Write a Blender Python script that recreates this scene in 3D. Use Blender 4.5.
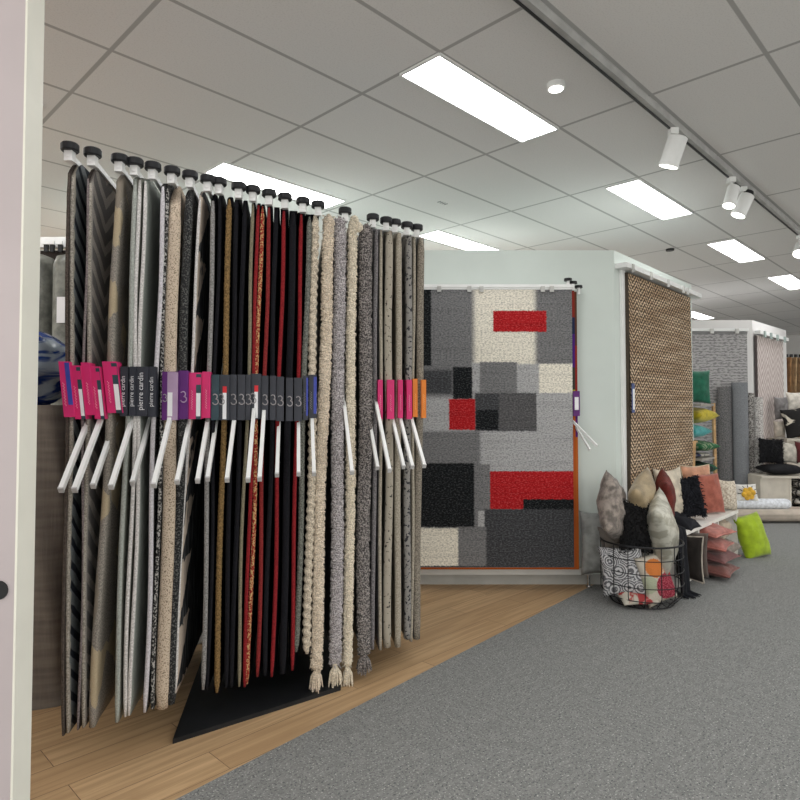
import bpy, math, random
from mathutils import Vector, Matrix, noise as mnoise
random.seed(7)
SC = bpy.context.scene
for _o in list(bpy.data.objects): bpy.data.objects.remove(_o)
COL = SC.collection
PI = math.pi
# ------------------------------------------------------------------ camera, world, exposure
F, CX, CY, PITCH, EYE = 620.0, 400.0, 392.0, math.radians(1.8), 1.4
cd = bpy.data.cameras.new('camera'); cam = bpy.data.objects.new('camera', cd); COL.objects.link(cam)
cam.location = (0, 0, EYE); cam.rotation_euler = (PI/2 + PITCH, 0, 0)
cd.sensor_width = 36; cd.lens = F/800*36; cd.shift_y = -0.01; cd.clip_start = .05; cd.clip_end = 100
SC.camera = cam
wd = bpy.data.worlds.new('world'); SC.world = wd; wd.use_nodes = True
wd.node_tree.nodes['Background'].inputs[0].default_value = (1, .98, .93, 1)
wd.node_tree.nodes['Background'].inputs[1].default_value = 1.15
SC.view_settings.view_transform = 'Standard'; SC.view_settings.look = 'None'
SC.view_settings.gamma = 1; SC.view_settings.use_curve_mapping = False
SC.view_settings.exposure = 0.72
PANEL_STRENGTH = 6.6
# ------------------------------------------------------------------ geometry of the shop
def ray(px, py):
    u, v = (px-CX)/F, (CY-py)/F
    return Vector((u, math.cos(PITCH)-v*math.sin(PITCH), v*math.cos(PITCH)+math.sin(PITCH)))
O = Vector((0, 0, EYE))
def at(px, py, Y):
    d = ray(px, py); return O + d*(Y/d.y)
def atz(px, py, z):
    d = ray(px, py); return O + d*((z-EYE)/d.z)
def atplane(px, py, p, n):
    d = ray(px, py); return O + d*((p-O).dot(n)/d.dot(n))
A1 = math.radians(44.5)
E1 = Vector((math.sin(A1), math.cos(A1), 0)); E2 = Vector((-math.cos(A1), math.sin(A1), 0))
def E(a, b, z=0): return E1*a + E2*b + Vector((0, 0, z))
CEIL = EYE + 1.86
# ------------------------------------------------------------------ materials
MATS = {}
class N:
    def __init__(s, name):
        s.m = bpy.data.materials.new(name); s.m.use_nodes = True
        s.t = s.m.node_tree; s.b = s.t.nodes['Principled BSDF']
        s.b.inputs['Specular IOR Level'].default_value = .25
    def n(s, typ, **k):
        x = s.t.nodes.new(typ)
        for a, v in k.items(): setattr(x, a, v)
        return x
    def put(s, sock, v):
        if v is None: return
        if hasattr(v, 'is_linked') or hasattr(v, 'links'): s.t.links.new(v, sock)
        elif isinstance(v, (tuple, list)) and sock.type == 'RGBA' and len(v) == 3: sock.default_value = (*v, 1)
        else: sock.default_value = v
    def uv(s): return s.n('ShaderNodeTexCoord').outputs['UV']
    def obj(s): return s.n('ShaderNodeTexCoord').outputs['Object']
    def gen(s): return s.n('ShaderNodeTexCoord').outputs['Generated']
    def map(s, v, scale=(1,1,1), loc=(0,0,0), rot=(0,0,0)):
        x = s.n('ShaderNodeMapping'); s.put(x.inputs[0], v)
        x.inputs['Scale'].default_value = scale; x.inputs['Location'].default_value = loc; x.inputs['Rotation'].default_value = rot
        return x.outputs[0]
    def xyz(s, v):
        x = s.n('ShaderNodeSeparateXYZ'); s.put(x.inputs[0], v); return x.outputs
    def math(s, op, a, b=None, c=None):
        x = s.n('ShaderNodeMath', operation=op); s.put(x.inputs[0], a); s.put(x.inputs[1], b); s.put(x.inputs[2], c); return x.outputs[0]
    def vec(s, op, a, b=None):
        x = s.n('ShaderNodeVectorMath', operation=op); s.put(x.inputs[0], a); s.put(x.inputs[1], b); return x.outputs[0]
    def mix(s, f, a, b):
        x = s.n('ShaderNodeMix', data_type='RGBA'); s.put(x.inputs[0], f); s.put(x.inputs[6], a); s.put(x.inputs[7], b); return x.outputs[2]
    def noise(s, v, scale, detail=3, rough=.5, dist=0):
        x = s.n('ShaderNodeTexNoise'); s.put(x.inputs['Vector'], v); x.inputs['Scale'].default_value = scale
        x.inputs['Detail'].default_value = detail; x.inputs['Roughness'].default_value = rough; x.inputs['Distortion'].default_value = dist
        return x.outputs['Fac']
    def vor(s, v, scale, feature='F1', dist='EUCLIDEAN', out='Distance'):
        x = s.n('ShaderNodeTexVoronoi', feature=feature, distance=dist); s.put(x.inputs['Vector'], v); x.inputs['Scale'].default_value = scale
        return x.outputs[out]
    def step(s, v, lo, hi):
        x = s.n('ShaderNodeMapRange', interpolation_type='SMOOTHSTEP'); s.put(x.inputs[0], v)
        x.inputs[1].default_value = lo; x.inputs[2].default_value = hi; return x.outputs[0]
    def bump(s, h, strength=.3, dist=.01):
        x = s.n('ShaderNodeBump'); x.inputs['Strength'].default_value = strength; x.inputs['Distance'].default_value = dist
        s.put(x.inputs['Height'], h); s.t.links.new(x.outputs[0], s.b.inputs['Normal'])
    def done(s, col, rough=.9, metal=0, sheen=0):
        s.put(s.b.inputs['Base Color'], col); s.put(s.b.inputs['Roughness'], rough); s.b.inputs['Metallic'].default_value = metal
        if sheen: s.b.inputs['Sheen Weight'].default_value = sheen
        return s.m
def plain(name, c, rough=.6, var=.06, scale=8, bump=0, bscale=60, metal=0, sheen=0):
    if name in MATS: return MATS[name]
    k = N(name); o = k.obj()
    sheen = 0 if max(c) < .08 else sheen
    f = k.noise(o, scale, 3)
    lo = tuple(max(0, x*(1-var*2)) for x in c); hi = tuple(min(1, x*(1+var*2)) for x in c)
    col = k.mix(k.step(f, .3, .7), lo, hi)
    if bump: k.bump(k.noise(o, bscale, 4), bump, .01)
    MATS[name] = k.done(col, rough, metal, sheen); return MATS[name]
def speck(name, c1, c2, scale=220, lo=.45, hi=.55, bump=.5, rough=.95, src='obj', stretch=(1,1,1)):
    if name in MATS: return MATS[name]
    k = N(name); o = k.map(k.obj() if src == 'obj' else k.uv(), stretch)
    f = k.noise(o, scale, 2)
    col = k.mix(k.step(f, lo, hi), c1, c2)
    k.bump(f, bump, .006)
    MATS[name] = k.done(col, rough); return MATS[name]
def emis(name, c, st):
    if name in MATS: return MATS[name]
    k = N(name); k.b.inputs['Emission Color'].default_value = (*c, 1); k.b.inputs['Emission Strength'].default_value = st
    MATS[name] = k.done(c); return MATS[name]
def box_mask(k, p, x0, x1, y0, y1, soft=.006):
    d = k.vec('SUBTRACT', k.vec('ABSOLUTE', k.vec('SUBTRACT', p, ((x0+x1)/2, (y0+y1)/2, 0))), ((x1-x0)/2, (y1-y0)/2, 0))
    x = k.xyz(d); return k.step(k.math('MAXIMUM', x[0], x[1]), soft, -soft)
# ------------------------------------------------------------------ mesh builder
W = {}
class MB:
    def __init__(s): s.v = []; s.f = []; s.u = []; s.mi = []
    def add(s, vs, fs, us=None, mi=0):
        o = len(s.v); s.v += [tuple(x) for x in vs]; s.f += [tuple(i+o for i in f) for f in fs]
        s.u += us if us else [(x[0], x[2]) for x in s.v[o:]]
        s.mi += [mi]*len(fs); return s
    def box(s, c, sz, M=None, mi=0):
        c = Vector(c); h = Vector(sz)/2; vs = []
        for i in range(8):
            p = Vector(((1 if i & 1 else -1)*h.x, (1 if i & 2 else -1)*h.y, (1 if i & 4 else -1)*h.z))
            vs.append(c + (M @ p if M else p))
        return s.add(vs, [(0,2,3,1),(4,5,7,6),(0,1,5,4),(2,6,7,3),(0,4,6,2),(1,3,7,5)], mi=mi)
    def bar(s, a, b, w, h=None, up=Vector((0,0,1)), mi=0):
        a, b = Vector(a), Vector(b); d = b-a; L = d.length; d = d.normalized(); h = h or w
        if abs(d.dot(up)) > .99: up = Vector((0,1,0))
        x = d.cross(up).normalized(); z = x.cross(d)
        M = Matrix((x, d, z)).transposed()
        return s.box((a+b)/2, (w, L, h), M, mi)
    def tube(s, pts, r, n=10, cap=True, mi=0):
        pts = [Vector(p) for p in pts]; rs = r if isinstance(r, (list, tuple)) else [r]*len(pts)
        vs = []; fs = []; x = None
        for i, p in enumerate(pts):
            d = (pts[min(i+1, len(pts)-1)]-pts[max(i-1, 0)]).normalized()
            if x is None:
                ref = Vector((0,0,1)) if abs(d.z) < .9 else Vector((1,0,0)); x = d.cross(ref).normalized()
            x = (x - d*x.dot(d)).normalized(); y = d.cross(x)
            for k in range(n):
                t = 2*PI*k/n; vs.append(p + (x*math.cos(t)+y*math.sin(t))*rs[i])
        for i in range(len(pts)-1):
            for k in range(n): fs.append((i*n+k, i*n+(k+1) % n, (i+1)*n+(k+1) % n, (i+1)*n+k))
        if cap: fs += [tuple(range(n))[::-1], tuple((len(pts)-1)*n+k for k in range(n))]
        return s.add(vs, fs, mi=mi)
    def prism(s, poly, z0, z1, mi=0):
        n = len(poly); vs = [(p[0], p[1], z0) for p in poly]+[(p[0], p[1], z1) for p in poly]
        return s.add(vs, [tuple(range(n))[::-1], tuple(range(n, 2*n))]+[(i, (i+1) % n, n+(i+1) % n, n+i) for i in range(n)], mi=mi)
    def quad(s, a, b, c, d, mi=0): return s.add([a, b, c, d], [(0,1,2,3)], mi=mi)
    def grid(s, fn, nu, nv, mi=0, uvfn=None, closed=False):
        vs = []; us = []; fs = []
        for j in range(nv):
            for i in range(nu):
                vs.append(fn(i/(nu-1), j/(nv-1))); us.append(uvfn(i/(nu-1), j/(nv-1)) if uvfn else (i/(nu-1), j/(nv-1)))
        for j in range(nv-1):
            for i in range(nu-1): fs.append((j*nu+i, j*nu+i+1, (j+1)*nu+i+1, (j+1)*nu+i))
        return s.add(vs, fs, us, mi)
def obj(name, mb, mat, parent=None, base=None, smooth=False):
    base = Vector(base) if base is not None else (W[parent.name] if parent else Vector())
    me = bpy.data.meshes.new(name)
    me.from_pydata([Vector(v)-base for v in mb.v], [], mb.f)
    uvl = me.uv_layers.new(name='uv')
    for l in me.loops: uvl.data[l.index].uv = mb.u[l.vertex_index]
    for m in (mat if isinstance(mat, (list, tuple)) else [mat]): me.materials.append(m)
    for p, i in zip(me.polygons, mb.mi): p.material_index = i; p.use_smooth = smooth
    me.update()
    o = bpy.data.objects.new(name, me); COL.objects.link(o)
    if parent: o.parent = parent; W[o.name] = W[parent.name]
    else: o.location = base; W[o.name] = base
    return o
def tag(o, label, cat, group=None):
    o['label'] = label; o['category'] = cat
    if group: o['group'] = group
    return o
def thing(name, label, cat, loc, group=None):
    o = bpy.data.objects.new(name, None); COL.objects.link(o); o.location = loc; o.empty_display_size = .05
    W[o.name] = Vector(loc); return tag(o, label, cat, group)
def struct(name, mb, mat):
    o = obj(name, mb, mat); o['kind'] = 'structure'; return o
def copy_tree(root, loc, label, group=None):
    r = root.copy(); COL.objects.link(r); r.location = loc; r['label'] = label
    if group: r['group'] = group
    W[r.name] = Vector(loc)
    for ch in list(root.children):
        c = ch.copy(); COL.objects.link(c); c.parent = r
        for g in list(ch.children):
            d = g.copy(); COL.objects.link(d); d.parent = c
    return r
def text_mb(body, size, origin, xdir, ydir, ext=.0004):
    cu = bpy.data.curves.new('lettering', 'FONT'); cu.body = body; cu.size = size; cu.align_x = 'CENTER'; cu.align_y = 'CENTER'; cu.extrude = ext
    cu.resolution_u = 2
    t = bpy.data.objects.new('lettering', cu); COL.objects.link(t)
    bpy.context.view_layer.update()
    me = bpy.data.meshes.new_from_object(t.evaluated_get(bpy.context.evaluated_depsgraph_get()))
    xd, yd = Vector(xdir).normalized(), Vector(ydir).normalized(); zd = xd.cross(yd); M = Matrix((xd, yd, zd)).transposed()
    mb = MB(); mb.add([Vector(origin)+M @ v.co for v in me.vertices], [tuple(p.vertices) for p in me.polygons])
    bpy.data.objects.remove(t); bpy.data.curves.remove(cu); bpy.data.meshes.remove(me)
    return mb
# common materials
WHITE = plain('white_metal', (.80,.81,.80), .45, .02)
BLACK = plain('black_plastic', (.015,.016,.018), .4, .1)
CHROME = plain('chrome_metal', (.6,.6,.6), .25, .02, metal=1)
WALL = plain('wall_paint', (.60,.66,.625), .65, .015, 2)
WALLW = plain('panel_laminate', (.68,.67,.66), .5, .015, 2)
# ------------------------------------------------------------------ floor, ceiling, walls
def m_carpet():
    k = N('carpet_tiles'); u = k.uv()
    f1 = k.noise(k.map(u, (14, 60, 1)), 1, 3); f2 = k.noise(k.map(u, (60, 14, 1)), 1, 3)
    x = k.xyz(u)
    chk = k.n('ShaderNodeTexChecker'); k.put(chk.inputs[0], k.map(u, (2, 2, 1))); chk.inputs['Scale'].default_value = 1
    f = k.mix(chk.outputs['Fac'], f1, f2)
    col = k.mix(k.step(f, .42, .62), (.21,.215,.21), (.25,.255,.248))
    fl = k.noise(u, 130, 2); col = k.mix(k.step(fl, .58, .72), col, (.55,.55,.52))
    fl2 = k.noise(u, 100, 2); col = k.mix(k.step(fl2, .56, .68), col, (.10,.105,.11))
    k.bump(fl, .5, .005); return k.done(col, .97)
def m_wood():
    k = N('oak_planks'); u = k.uv()
    b = k.n('ShaderNodeTexBrick'); k.put(b.inputs['Vector'], u); b.offset = .37
    for n_, v in (('Scale', 1), ('Brick Width', 1.3), ('Row Height', .17), ('Mortar Size', .0016), ('Bias', 0)): b.inputs[n_].default_value = v
    b.inputs['Color1'].default_value = (.50,.33,.18,1); b.inputs['Color2'].default_value = (.64,.44,.25,1); b.inputs['Mortar'].default_value = (.08,.05,.03,1)
    g = k.noise(k.map(u, (1.6, 34, 1)), 1, 5, .6, .6)
    col = k.mix(k.step(g, .35, .68), k.mix(.6, b.outputs['Color'], (.34,.215,.11)), b.outputs['Color'])
    k.bump(g, .1, .003); return k.done(col, .42)
def m_ceiling():
    k = N('ceiling_tiles'); u = k.uv(); x = k.xyz(u)
    def ln(c, per, off):
        a = k.math('FRACT', k.math('DIVIDE', k.math('SUBTRACT', c, off), per)); a = k.math('MULTIPLY', k.math('MINIMUM', a, k.math('SUBTRACT', 1, a)), per)
        return k.step(a, .014, .009)
    g = k.math('MAXIMUM', ln(x[0], 1.2, 3.593), ln(x[1], .6, 2.662))
    sp = k.noise(u, 120, 2); big = k.noise(u, .7, 2)
    t = k.mix(k.step(sp, .5, .72), (.82,.81,.795), (.74,.73,.715)); t = k.mix(k.math('MULTIPLY', big, .25), t, (.74,.735,.73))
    k.bump(sp, .15, .003); return k.done(k.mix(g, t, (.46,.455,.445)), .95)
def flat_e(a0, a1, b0, b1, z, down=False):
    ps = [E(a0,b0,z), E(a1,b0,z), E(a1,b1,z), E(a0,b1,z)]; us = [(a0,b0),(a1,b0),(a1,b1),(a0,b1)]
    mb = MB(); mb.add(ps, [(3,2,1,0) if down else (0,1,2,3)], us); return mb
struct('ceiling', flat_e(-5, 19, -4, 11, CEIL, True), m_ceiling())
C = Vector((1.737, 5.0, 0)); D = Vector((3.02, 6.39, 0))          # corners of the near display block
F1 = (D-C).normalized(); F2 = Vector((-F1.y, F1.x, 0)); Z = Vector((0,0,1))
def K(t, e, z=0): return C + F1*t + F2*e + Z*z
b0 = atz(597, 583, 0); b1 = atz(375, 697, 0); bd = (b1-b0).normalized()
far_l = b1 + bd*4.5
def poly(ps):
    mb = MB(); mb.add(ps, [tuple(range(len(ps)))], [((p.dot(E1)), (p.dot(E2))) for p in ps]); return mb
bt = C + Vector((.0,.3,0)); V = lambda x, y: Vector((x, y, 0))
struct('floor_wood', poly([b0, bt, V(1.7,9.5), V(-8,9.5), V(-8, far_l.y), far_l]), m_wood())
struct('floor', poly([b0, far_l, V(far_l.x,-5), V(16,-5), V(22,22), V(1.7,22), V(1.7,9.5), bt]), m_carpet())
mb = MB(); mb.box((0,0,0), (.1, 15, CEIL), None)
wl = MB(); wl.bar(E(17.5,-4,CEIL/2), E(17.5,11,CEIL/2), .1, CEIL); struct('wall_back', wl, WALLW)
wl = MB(); wl.bar(E(-5,10.5,CEIL/2), E(18,10.5,CEIL/2), .1, CEIL); struct('wall_left', wl, WALLW)
# near left partition panel
pm = MB(); pm.box((-1.684, 1.636, CEIL/2), (1.40, .072, CEIL)); pn = struct('wall_partition', pm, plain('partition_laminate', (.50,.445,.455), .4, .02, 2))
pe = MB(); pe.box((-.982, 1.636, CEIL/2), (.006, .076, CEIL)); obj('edge_strip', pe, plain('edge_strip_white', (.78,.77,.69), .4, .01), pn)
g0 = at(-1, 590, 1.6); gm = MB(); gm.tube([g0+Vector((0,.012,0)), g0-Vector((0,.004,0))], .024, 20); obj('cable_grommet', gm, BLACK, pn)
# display block (white panels, standing on a recessed plinth)
TOP = 2.71
def block(name, c, d, left_x, back, mat, plinth):
    f = (d-c).normalized(); n = Vector((-f.y, f.x, 0))
    m = MB(); m.prism([V(left_x, c.y), V(c.x, c.y), V(d.x, d.y), d + n*back, V(left_x, c.y+back+.6)], .10, TOP)
    o = struct(name, m, mat)
    m = MB(); m.prism([V(left_x, c.y+.07), V(c.x-.06, c.y+.07), d - f*.06 + n*.05, d + n*(back-.1) - f*.06, V(left_x, c.y+back+.5)], 0, .10)
    obj('plinth', m, plinth, o); return o, f, n
PL = plain('plinth_grey', (.42,.42,.40), .5, .03)
blk, _, _ = block('wall_display', C, D, -3.2, 1.0, WALL, PL)
m = MB(); m.box(((1.53-3.2)/2, 4.982, .132), (1.53+3.2, .035, .055)); obj('base_rail', m, plain('base_rail_grey', (.60,.61,.59), .5, .02), blk)
m = MB(); m.tube([(1.50,4.975,0), (1.50,4.975,.105)], .012, 12); m.tube([(1.50,4.975,0), (1.50,4.975,.014)], .024, 12); obj('levelling_foot', m, CHROME, blk)
C2 = at(752, 322, 8.85); C2.z = 0; D2 = at(786, 332, 9.98); D2.z = 0
blk2, G1, G2 = block('wall_display_far', C2, D2, 3.3, .9, WALLW, PL)
# ------------------------------------------------------------------ ceiling lights
DIFF = emis('light_diffuser', (1, 1, 1), PANEL_STRENGTH)
def panel_mb(w, h): return w, h
def make_light(label, loc, group='fluorescent troffers in the ceiling'):
    t = thing('ceiling_light', label, 'ceiling light', loc, group)
    m = MB(); L, wd_ = 1.19, .285; z = loc.z
    for sgn in (-1, 1):
        m.bar(loc + E2*sgn*(wd_/2) - E1*L/2, loc + E2*sgn*(wd_/2) + E1*L/2, .014, .012)
        m.bar(loc + E1*sgn*(L/2) - E2*wd_/2, loc + E1*sgn*(L/2) + E2*wd_/2, .014, .012)
    obj('frame', m, WHITE, t)
    m = MB(); m.add([loc-E1*L/2-E2*wd_/2, loc+E1*L/2-E2*wd_/2, loc+E1*L/2+E2*wd_/2, loc-E1*L/2+E2*wd_/2], [(3,2,1,0)]); obj('diffuser', m, DIFF, t)
    return t
LZ = CEIL - .006
LBL = {(2.993,2.212): 'long bright ceiling light panel at the top, above the black and red rugs',
       (5.42,2.212): 'ceiling light panel above the brown jute rug, between the two tracks of tiles',
       (7.84,2.212): 'third ceiling light panel from the front, right of the jute rug',
       (10.25,2.212): 'small far ceiling light panel at the right edge under the track',
       (2.993,4.24): 'ceiling light panel just above the black rug caps of the rack',
       (5.42,4.24): 'ceiling light panel above the right end of the rug rack',
       (.59,4.24): 'ceiling light sliver beside the white partition edge at left',
       (12.6,4.24): 'sliver of ceiling light over the far grey rug wall'}
proto = None
for b in (2.212, 4.24, .18, 6.27, -1.85):
    for a in (-1.85, .59, 2.993, 5.42, 7.84, 10.25, 12.6):
        loc = E(a-.07, b+.03, LZ) if b == 4.24 else E(a, b, LZ); lab = LBL.get((a, b)); g = 'fluorescent troffers in the ceiling'
        if lab is None: lab = 'ceiling light panel of the rows outside the picture'; g = 'ceiling lights outside the picture'
        if proto is None: proto = make_light(lab, loc, g)
        else: copy_tree(proto, loc, lab, g)
# lighting track with spotlights
TZ = CEIL - .045
t = thing('lighting_track', 'grey lighting track running along the ceiling at upper right', 'track', E(3.0,1.5,CEIL))
m = MB(); m.bar(E(1.5,1.5,CEIL-.024), E(11,1.5,CEIL-.024), .05, .045); obj('rail', m, plain('track_grey', (.42,.42,.41), .5), t)
m = MB(); m.bar(E(1.5,1.512,CEIL-.0485), E(11,1.512,CEIL-.0485), .014, .004); obj('contact_slot', m, BLACK, t)
SPOTW = plain('spot_white', (.78,.79,.78), .4, .02)
LENS = emis('spot_lens', (1,.97,.9), 5)
def spot(label, px, py, tilt, blackback=False, ln=.15, r=.05):
    d = ray(px, py); p0 = O + d*((CEIL-.05-EYE)/d.z); a = p0.dot(E1); top = E(a, 1.5, CEIL-.047)
    t = thing('track_spotlight', label, 'spotlight', top, 'spotlights on the ceiling track')
    m = MB(); m.box(top-Z*.02, (.05,.05,.04)); obj('adapter', m, SPOTW, t)
    m = MB(); m.tube([top-Z*.03, top-Z*.10], .009, 10); obj('stem', m, SPOTW, t)
    c = top-Z*.145; dr = Vector(tilt).normalized()
    m = MB(); m.tube([c-dr*ln*.55, c-dr*ln*.5, c+dr*ln*.42, c+dr*ln*.5], [r*.8, r, r, r*1.06], 24); obj('lamp_body', m, SPOTW, t, smooth=False)
    m = MB(); m.tube([c+dr*ln*.501, c+dr*(ln*.5+.012)], r*1.1, 24); obj('bezel', m, SPOTW, t)
    m = MB(); m.tube([c+dr*(ln*.5+.006), c+dr*(ln*.5+.014)], r*.92, 24); obj('lens', m, LENS, t)
    if blackback:
        m = MB(); m.tube([c-dr*ln*.75, c-dr*ln*.5], [r*.6, r*.82], 20); obj('heat_sink', m, BLACK, t)
    return t
spot('white track spotlight nearest the viewer, aimed down at the rugs', 671, 130, (-.25,.3,-1), ln=.17, r=.06)
spot('slim white track spotlight of the pair, left one', 731, 178, (-.35,-.15,-1), ln=.15, r=.045)
spot('white track spotlight of the pair, with a black back', 741, 188, (-.45,.1,-1), True, ln=.16, r=.055)
spot('white track spotlight at the right edge with its lens lit', 797, 236, (-.5,-.5,-.8), ln=.13, r=.055)
p = atz(556, 87, CEIL-.02); t = thing('downlight', 'small round ceiling downlight beside the long light panel', 'downlight', Vector((p.x,p.y,CEIL)))
m = MB(); m.tube([p+Z*.02, p-Z*.012], .05, 24); obj('bezel', m, SPOTW, t)
m = MB(); m.tube([p-Z*.004, p-Z*.016], .038, 24); obj('lens', m, LENS, t)
p = atz(670, 249, CEIL); m = MB(); m.tube([p, p-Z*.02], .045, 16); tag(obj('ceiling_sensor', m, BLACK, base=p), 'small black sensor on the ceiling above the jute rug', 'sensor')
p = atz(443, 203, CEIL); m = MB()
for i in range(4): m.bar(p+E1*(i*.03-.05)-E2*.02, p+E1*(i*.03-.05)+E2*.02, .008, .006)
tag(obj('ceiling_grille', m, plain('grille_grey', (.2,.2,.2)), base=p), 'tiny slotted grille set in a ceiling tile', 'grille')
# ------------------------------------------------------------------ main rug rack
ROWZ = 2.44
KNOBS = [70,93,120,135,153,172,190,208,219,239,253,269,285,303,318,345,373,386,395,407,417]
HAND = [(61,490),(74.5,490),(93,486),(111,487),(132.5,483),(153.7,485.5),(177,482),(197.5,481),(207.5,479),(227,480),(248,480),(259.6,479),(277,475),(298.6,474),(314,474),(352,472.6),(377.6,468),(389.6,470.6),(403.6,467),(412.4,467),(424.4,466)]
R0 = atz(70, 148, ROWZ); R1 = atz(417, 228, ROWZ); RD = Vector((R1.x-R0.x, R1.y-R0.y, 0)).normalized(); RN = Vector((-RD.y, RD.x, 0))
def row(px, py): return atplane(px, py, R0, RN)
def arm_dir(px):
    a = math.radians(9.5 + 3.5*max(0, (px-300)/120)); return Vector((-math.sin(a), math.cos(a), 0))
DEPTH = 1.12
# frame at the back of the rack
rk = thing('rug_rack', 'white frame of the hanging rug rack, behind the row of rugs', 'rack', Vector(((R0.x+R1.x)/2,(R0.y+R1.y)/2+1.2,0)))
ba = V(R0.x,R0.y)+arm_dir(70)*(DEPTH+.07); bb = V(R1.x,R1.y)+arm_dir(417)*(DEPTH+.07); bx = (bb-ba).normalized()
m = MB(); m.bar(ba-bx*.06+Z*2.40, bb+bx*.03+Z*2.40, .05, .06); obj('header_beam', m, WHITE, rk)
for q in (ba, (ba+bb)/2, bb):
    m = MB(); m.bar(q, q+Z*2.38, .05); obj('post', m, WHITE, rk)
m = MB(); m.prism([(R0+RD*.42-RN*.02)[:2], (R0+RD*1.25-RN*.02)[:2], (ba+(bb-ba)*.72)[:2], (ba+(bb-ba)*.25)[:2]], 0, .02); obj('shadow_plate', m, BLACK, rk)  # added black plate, imitates the dark shadow under the hanging rugs
m = MB(); m.bar(ba-bx*.06+Z*.03, bb+bx*.03+Z*.03, .06, .06); obj('foot_rail', m, WHITE, rk)
ARMS = ['navy leaf rug at the left', 'taupe leaf rug', 'beige geometric patch rug', 'pale green grey rug', 'white double edged grey rug', 'white edged charcoal rug', 'cream speckled rug', 'black and white zebra leaf rug', 'grey edged black rug', 'gold rope edged rug', 'plain black rugs left of the red ones', 'olive edged rug', 'red and gold beaded rug', 'thin red edged black rugs', 'last red edged rug', 'cream shaggy tasselled rugs', 'dark grey shaggy rug', 'first pink tagged spotted rug at right', 'plain beige rug with a pink tag', 'grey spotted rug at right', 'taupe end rug with an orange tag']
for i, (kx, (hx, hy)) in enumerate(zip(KNOBS, HAND)):
    frac = i/20; ky = 0
    d0 = ray(kx, 200); d = arm_dir(kx)
    # knob on the row at constant height
    lo = (R0-O); u = (kx-CX)/F
    # solve position along the row whose projection has this x
    best = min((abs((lambda q: CX+F*(q.x)/(q.y*math.cos(PITCH)+q.z*math.sin(PITCH)))(R0+RD*(s*.002)-O)-kx), s) for s in range(-40, 960))
    k = R0 + RD*(best[1]*.002)
    a = thing('swing_arm', 'white capped swing arm holding the '+ARMS[i], 'display arm', V(k.x,k.y), 'swing arms of the rug rack')
    k = V(k.x, k.y)
    m = MB(); m.tube([k+Z*(ROWZ-.014), k+Z*(ROWZ-.010), k+Z*(ROWZ+.012), k+Z*(ROWZ+.017)], [.031,.034,.034,.030], 24); obj('cap', m, BLACK, a, smooth=False)
    m = MB(); m.bar(k+Z*(ROWZ-.055), k+Z*(ROWZ-.013), .031); obj('pivot_block', m, WHITE, a)
    m = MB(); m.bar(k-d*.018+Z*(ROWZ-.030), k+d*(DEPTH+.06)+Z*(ROWZ-.030), .016, .022); obj('arm_tube', m, WHITE, a)
    e = atz(hx, hy, 1.12); up = (d*.76+Z*.65).normalized(); h = e + up*.50
    m = MB(); m.bar(e, h, .016, .022); obj('handle', m, WHITE, a)
    m = MB(); m.bar(e-up*.003, e+up*.004, .018, .024); obj('end_plug', m, plain('plug_grey', (.55,.55,.55)), a)
    m = MB(); m.bar(h, k+d*.55+Z*(ROWZ-.033), .010); obj('drop_tube', m, WHITE, a)
# --- rug face materials (uv in metres: u into the depth, v height)
def m_leaf(name, bg, fg, per=.085, thr=.5, edge=.05, half=.16, rim=None):
    k = N(name); u = k.map(k.uv()); x = k.xyz(u)
    z = k.math('PINGPONG', k.math('ADD', x[0], .0), half)
    w = k.math('ADD', x[1], k.math('MULTIPLY', z, .75)); w = k.math('ADD', w, k.math('MULTIPLY', k.noise(u, 6, 2), .05))
    f = k.math('FRACT', k.math('DIVIDE', w, per)); f = k.math('ABSOLUTE', k.math('SUBTRACT', f, .5))
    s = k.step(f, thr*.5-.04, thr*.5+.04)
    blk = k.noise(k.map(u, (3, 2, 1)), 2, 2); s = k.math('MULTIPLY', s, k.step(blk, .28, .36))
    s = k.math('MULTIPLY', s, k.step(x[0], edge, edge+.006))
    n_ = k.noise(u, 230, 2); col = k.mix(k.step(n_, .35, .65), k.mix(s, bg, fg), k.mix(s, tuple(c*.72 for c in bg), tuple(c*.7 for c in fg)))
    if rim: col = k.mix(k.step(k.math('ADD', x[0], k.math('MULTIPLY', k.noise(u, 18, 1), .05)), .050, .056), rim, col)
    k.bump(k.math('ADD', n_, s), .5, .005); return k.done(col, .95)
def m_patch(name):
    k = N(name); u = k.uv(); w = k.map(u, (7.5, 6.2, 1), rot=(0,0,.45))
    c = k.vor(w, 1, 'F1', 'CHEBYCHEV', 'Color'); x = k.xyz(c); n_ = k.noise(u, 130, 2)
    base = k.mix(k.step(n_, .38, .62), (.33,.30,.26), (.19,.175,.155))
    col = k.mix(k.step(x[0], .60, .63), base, k.mix(k.step(n_, .3, .7), (.46,.38,.26), (.40,.33,.22)))
    col = k.mix(k.step(x[1], .80, .83), col, (.24,.21,.17)); k.bump(n_, .5, .005); return k.done(col, .95)
def m_zebra(name):
    k = N(name); u = k.uv(); q = k.map(u, (4.0, 2.4, 1), rot=(0,0,.4), loc=(.3,.2,0))
    f = k.noise(q, 1.7, 3, .55, 1.2); fine = k.noise(k.map(u, (40, 6, 1), rot=(0,0,.5)), 1, 2)
    dark = k.mix(k.step(fine, .50, .62), (.022,.024,.027), (.10,.105,.11))
    sw = k.math('FRACT', k.math('ADD', k.math('DIVIDE', k.xyz(u)[1], .27), k.math('MULTIPLY', f, .5))); sw = k.math('SUBTRACT', k.math('MULTIPLY', sw, .27), k.math('ABSOLUTE', k.xyz(u)[0]))
    col = k.mix(k.math('MULTIPLY', k.step(sw, .0, .006), k.step(f, .60, .58)), dark, (.62,.52,.43)); k.bump(fine, .4, .004); return k.done(col, .95)
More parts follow.
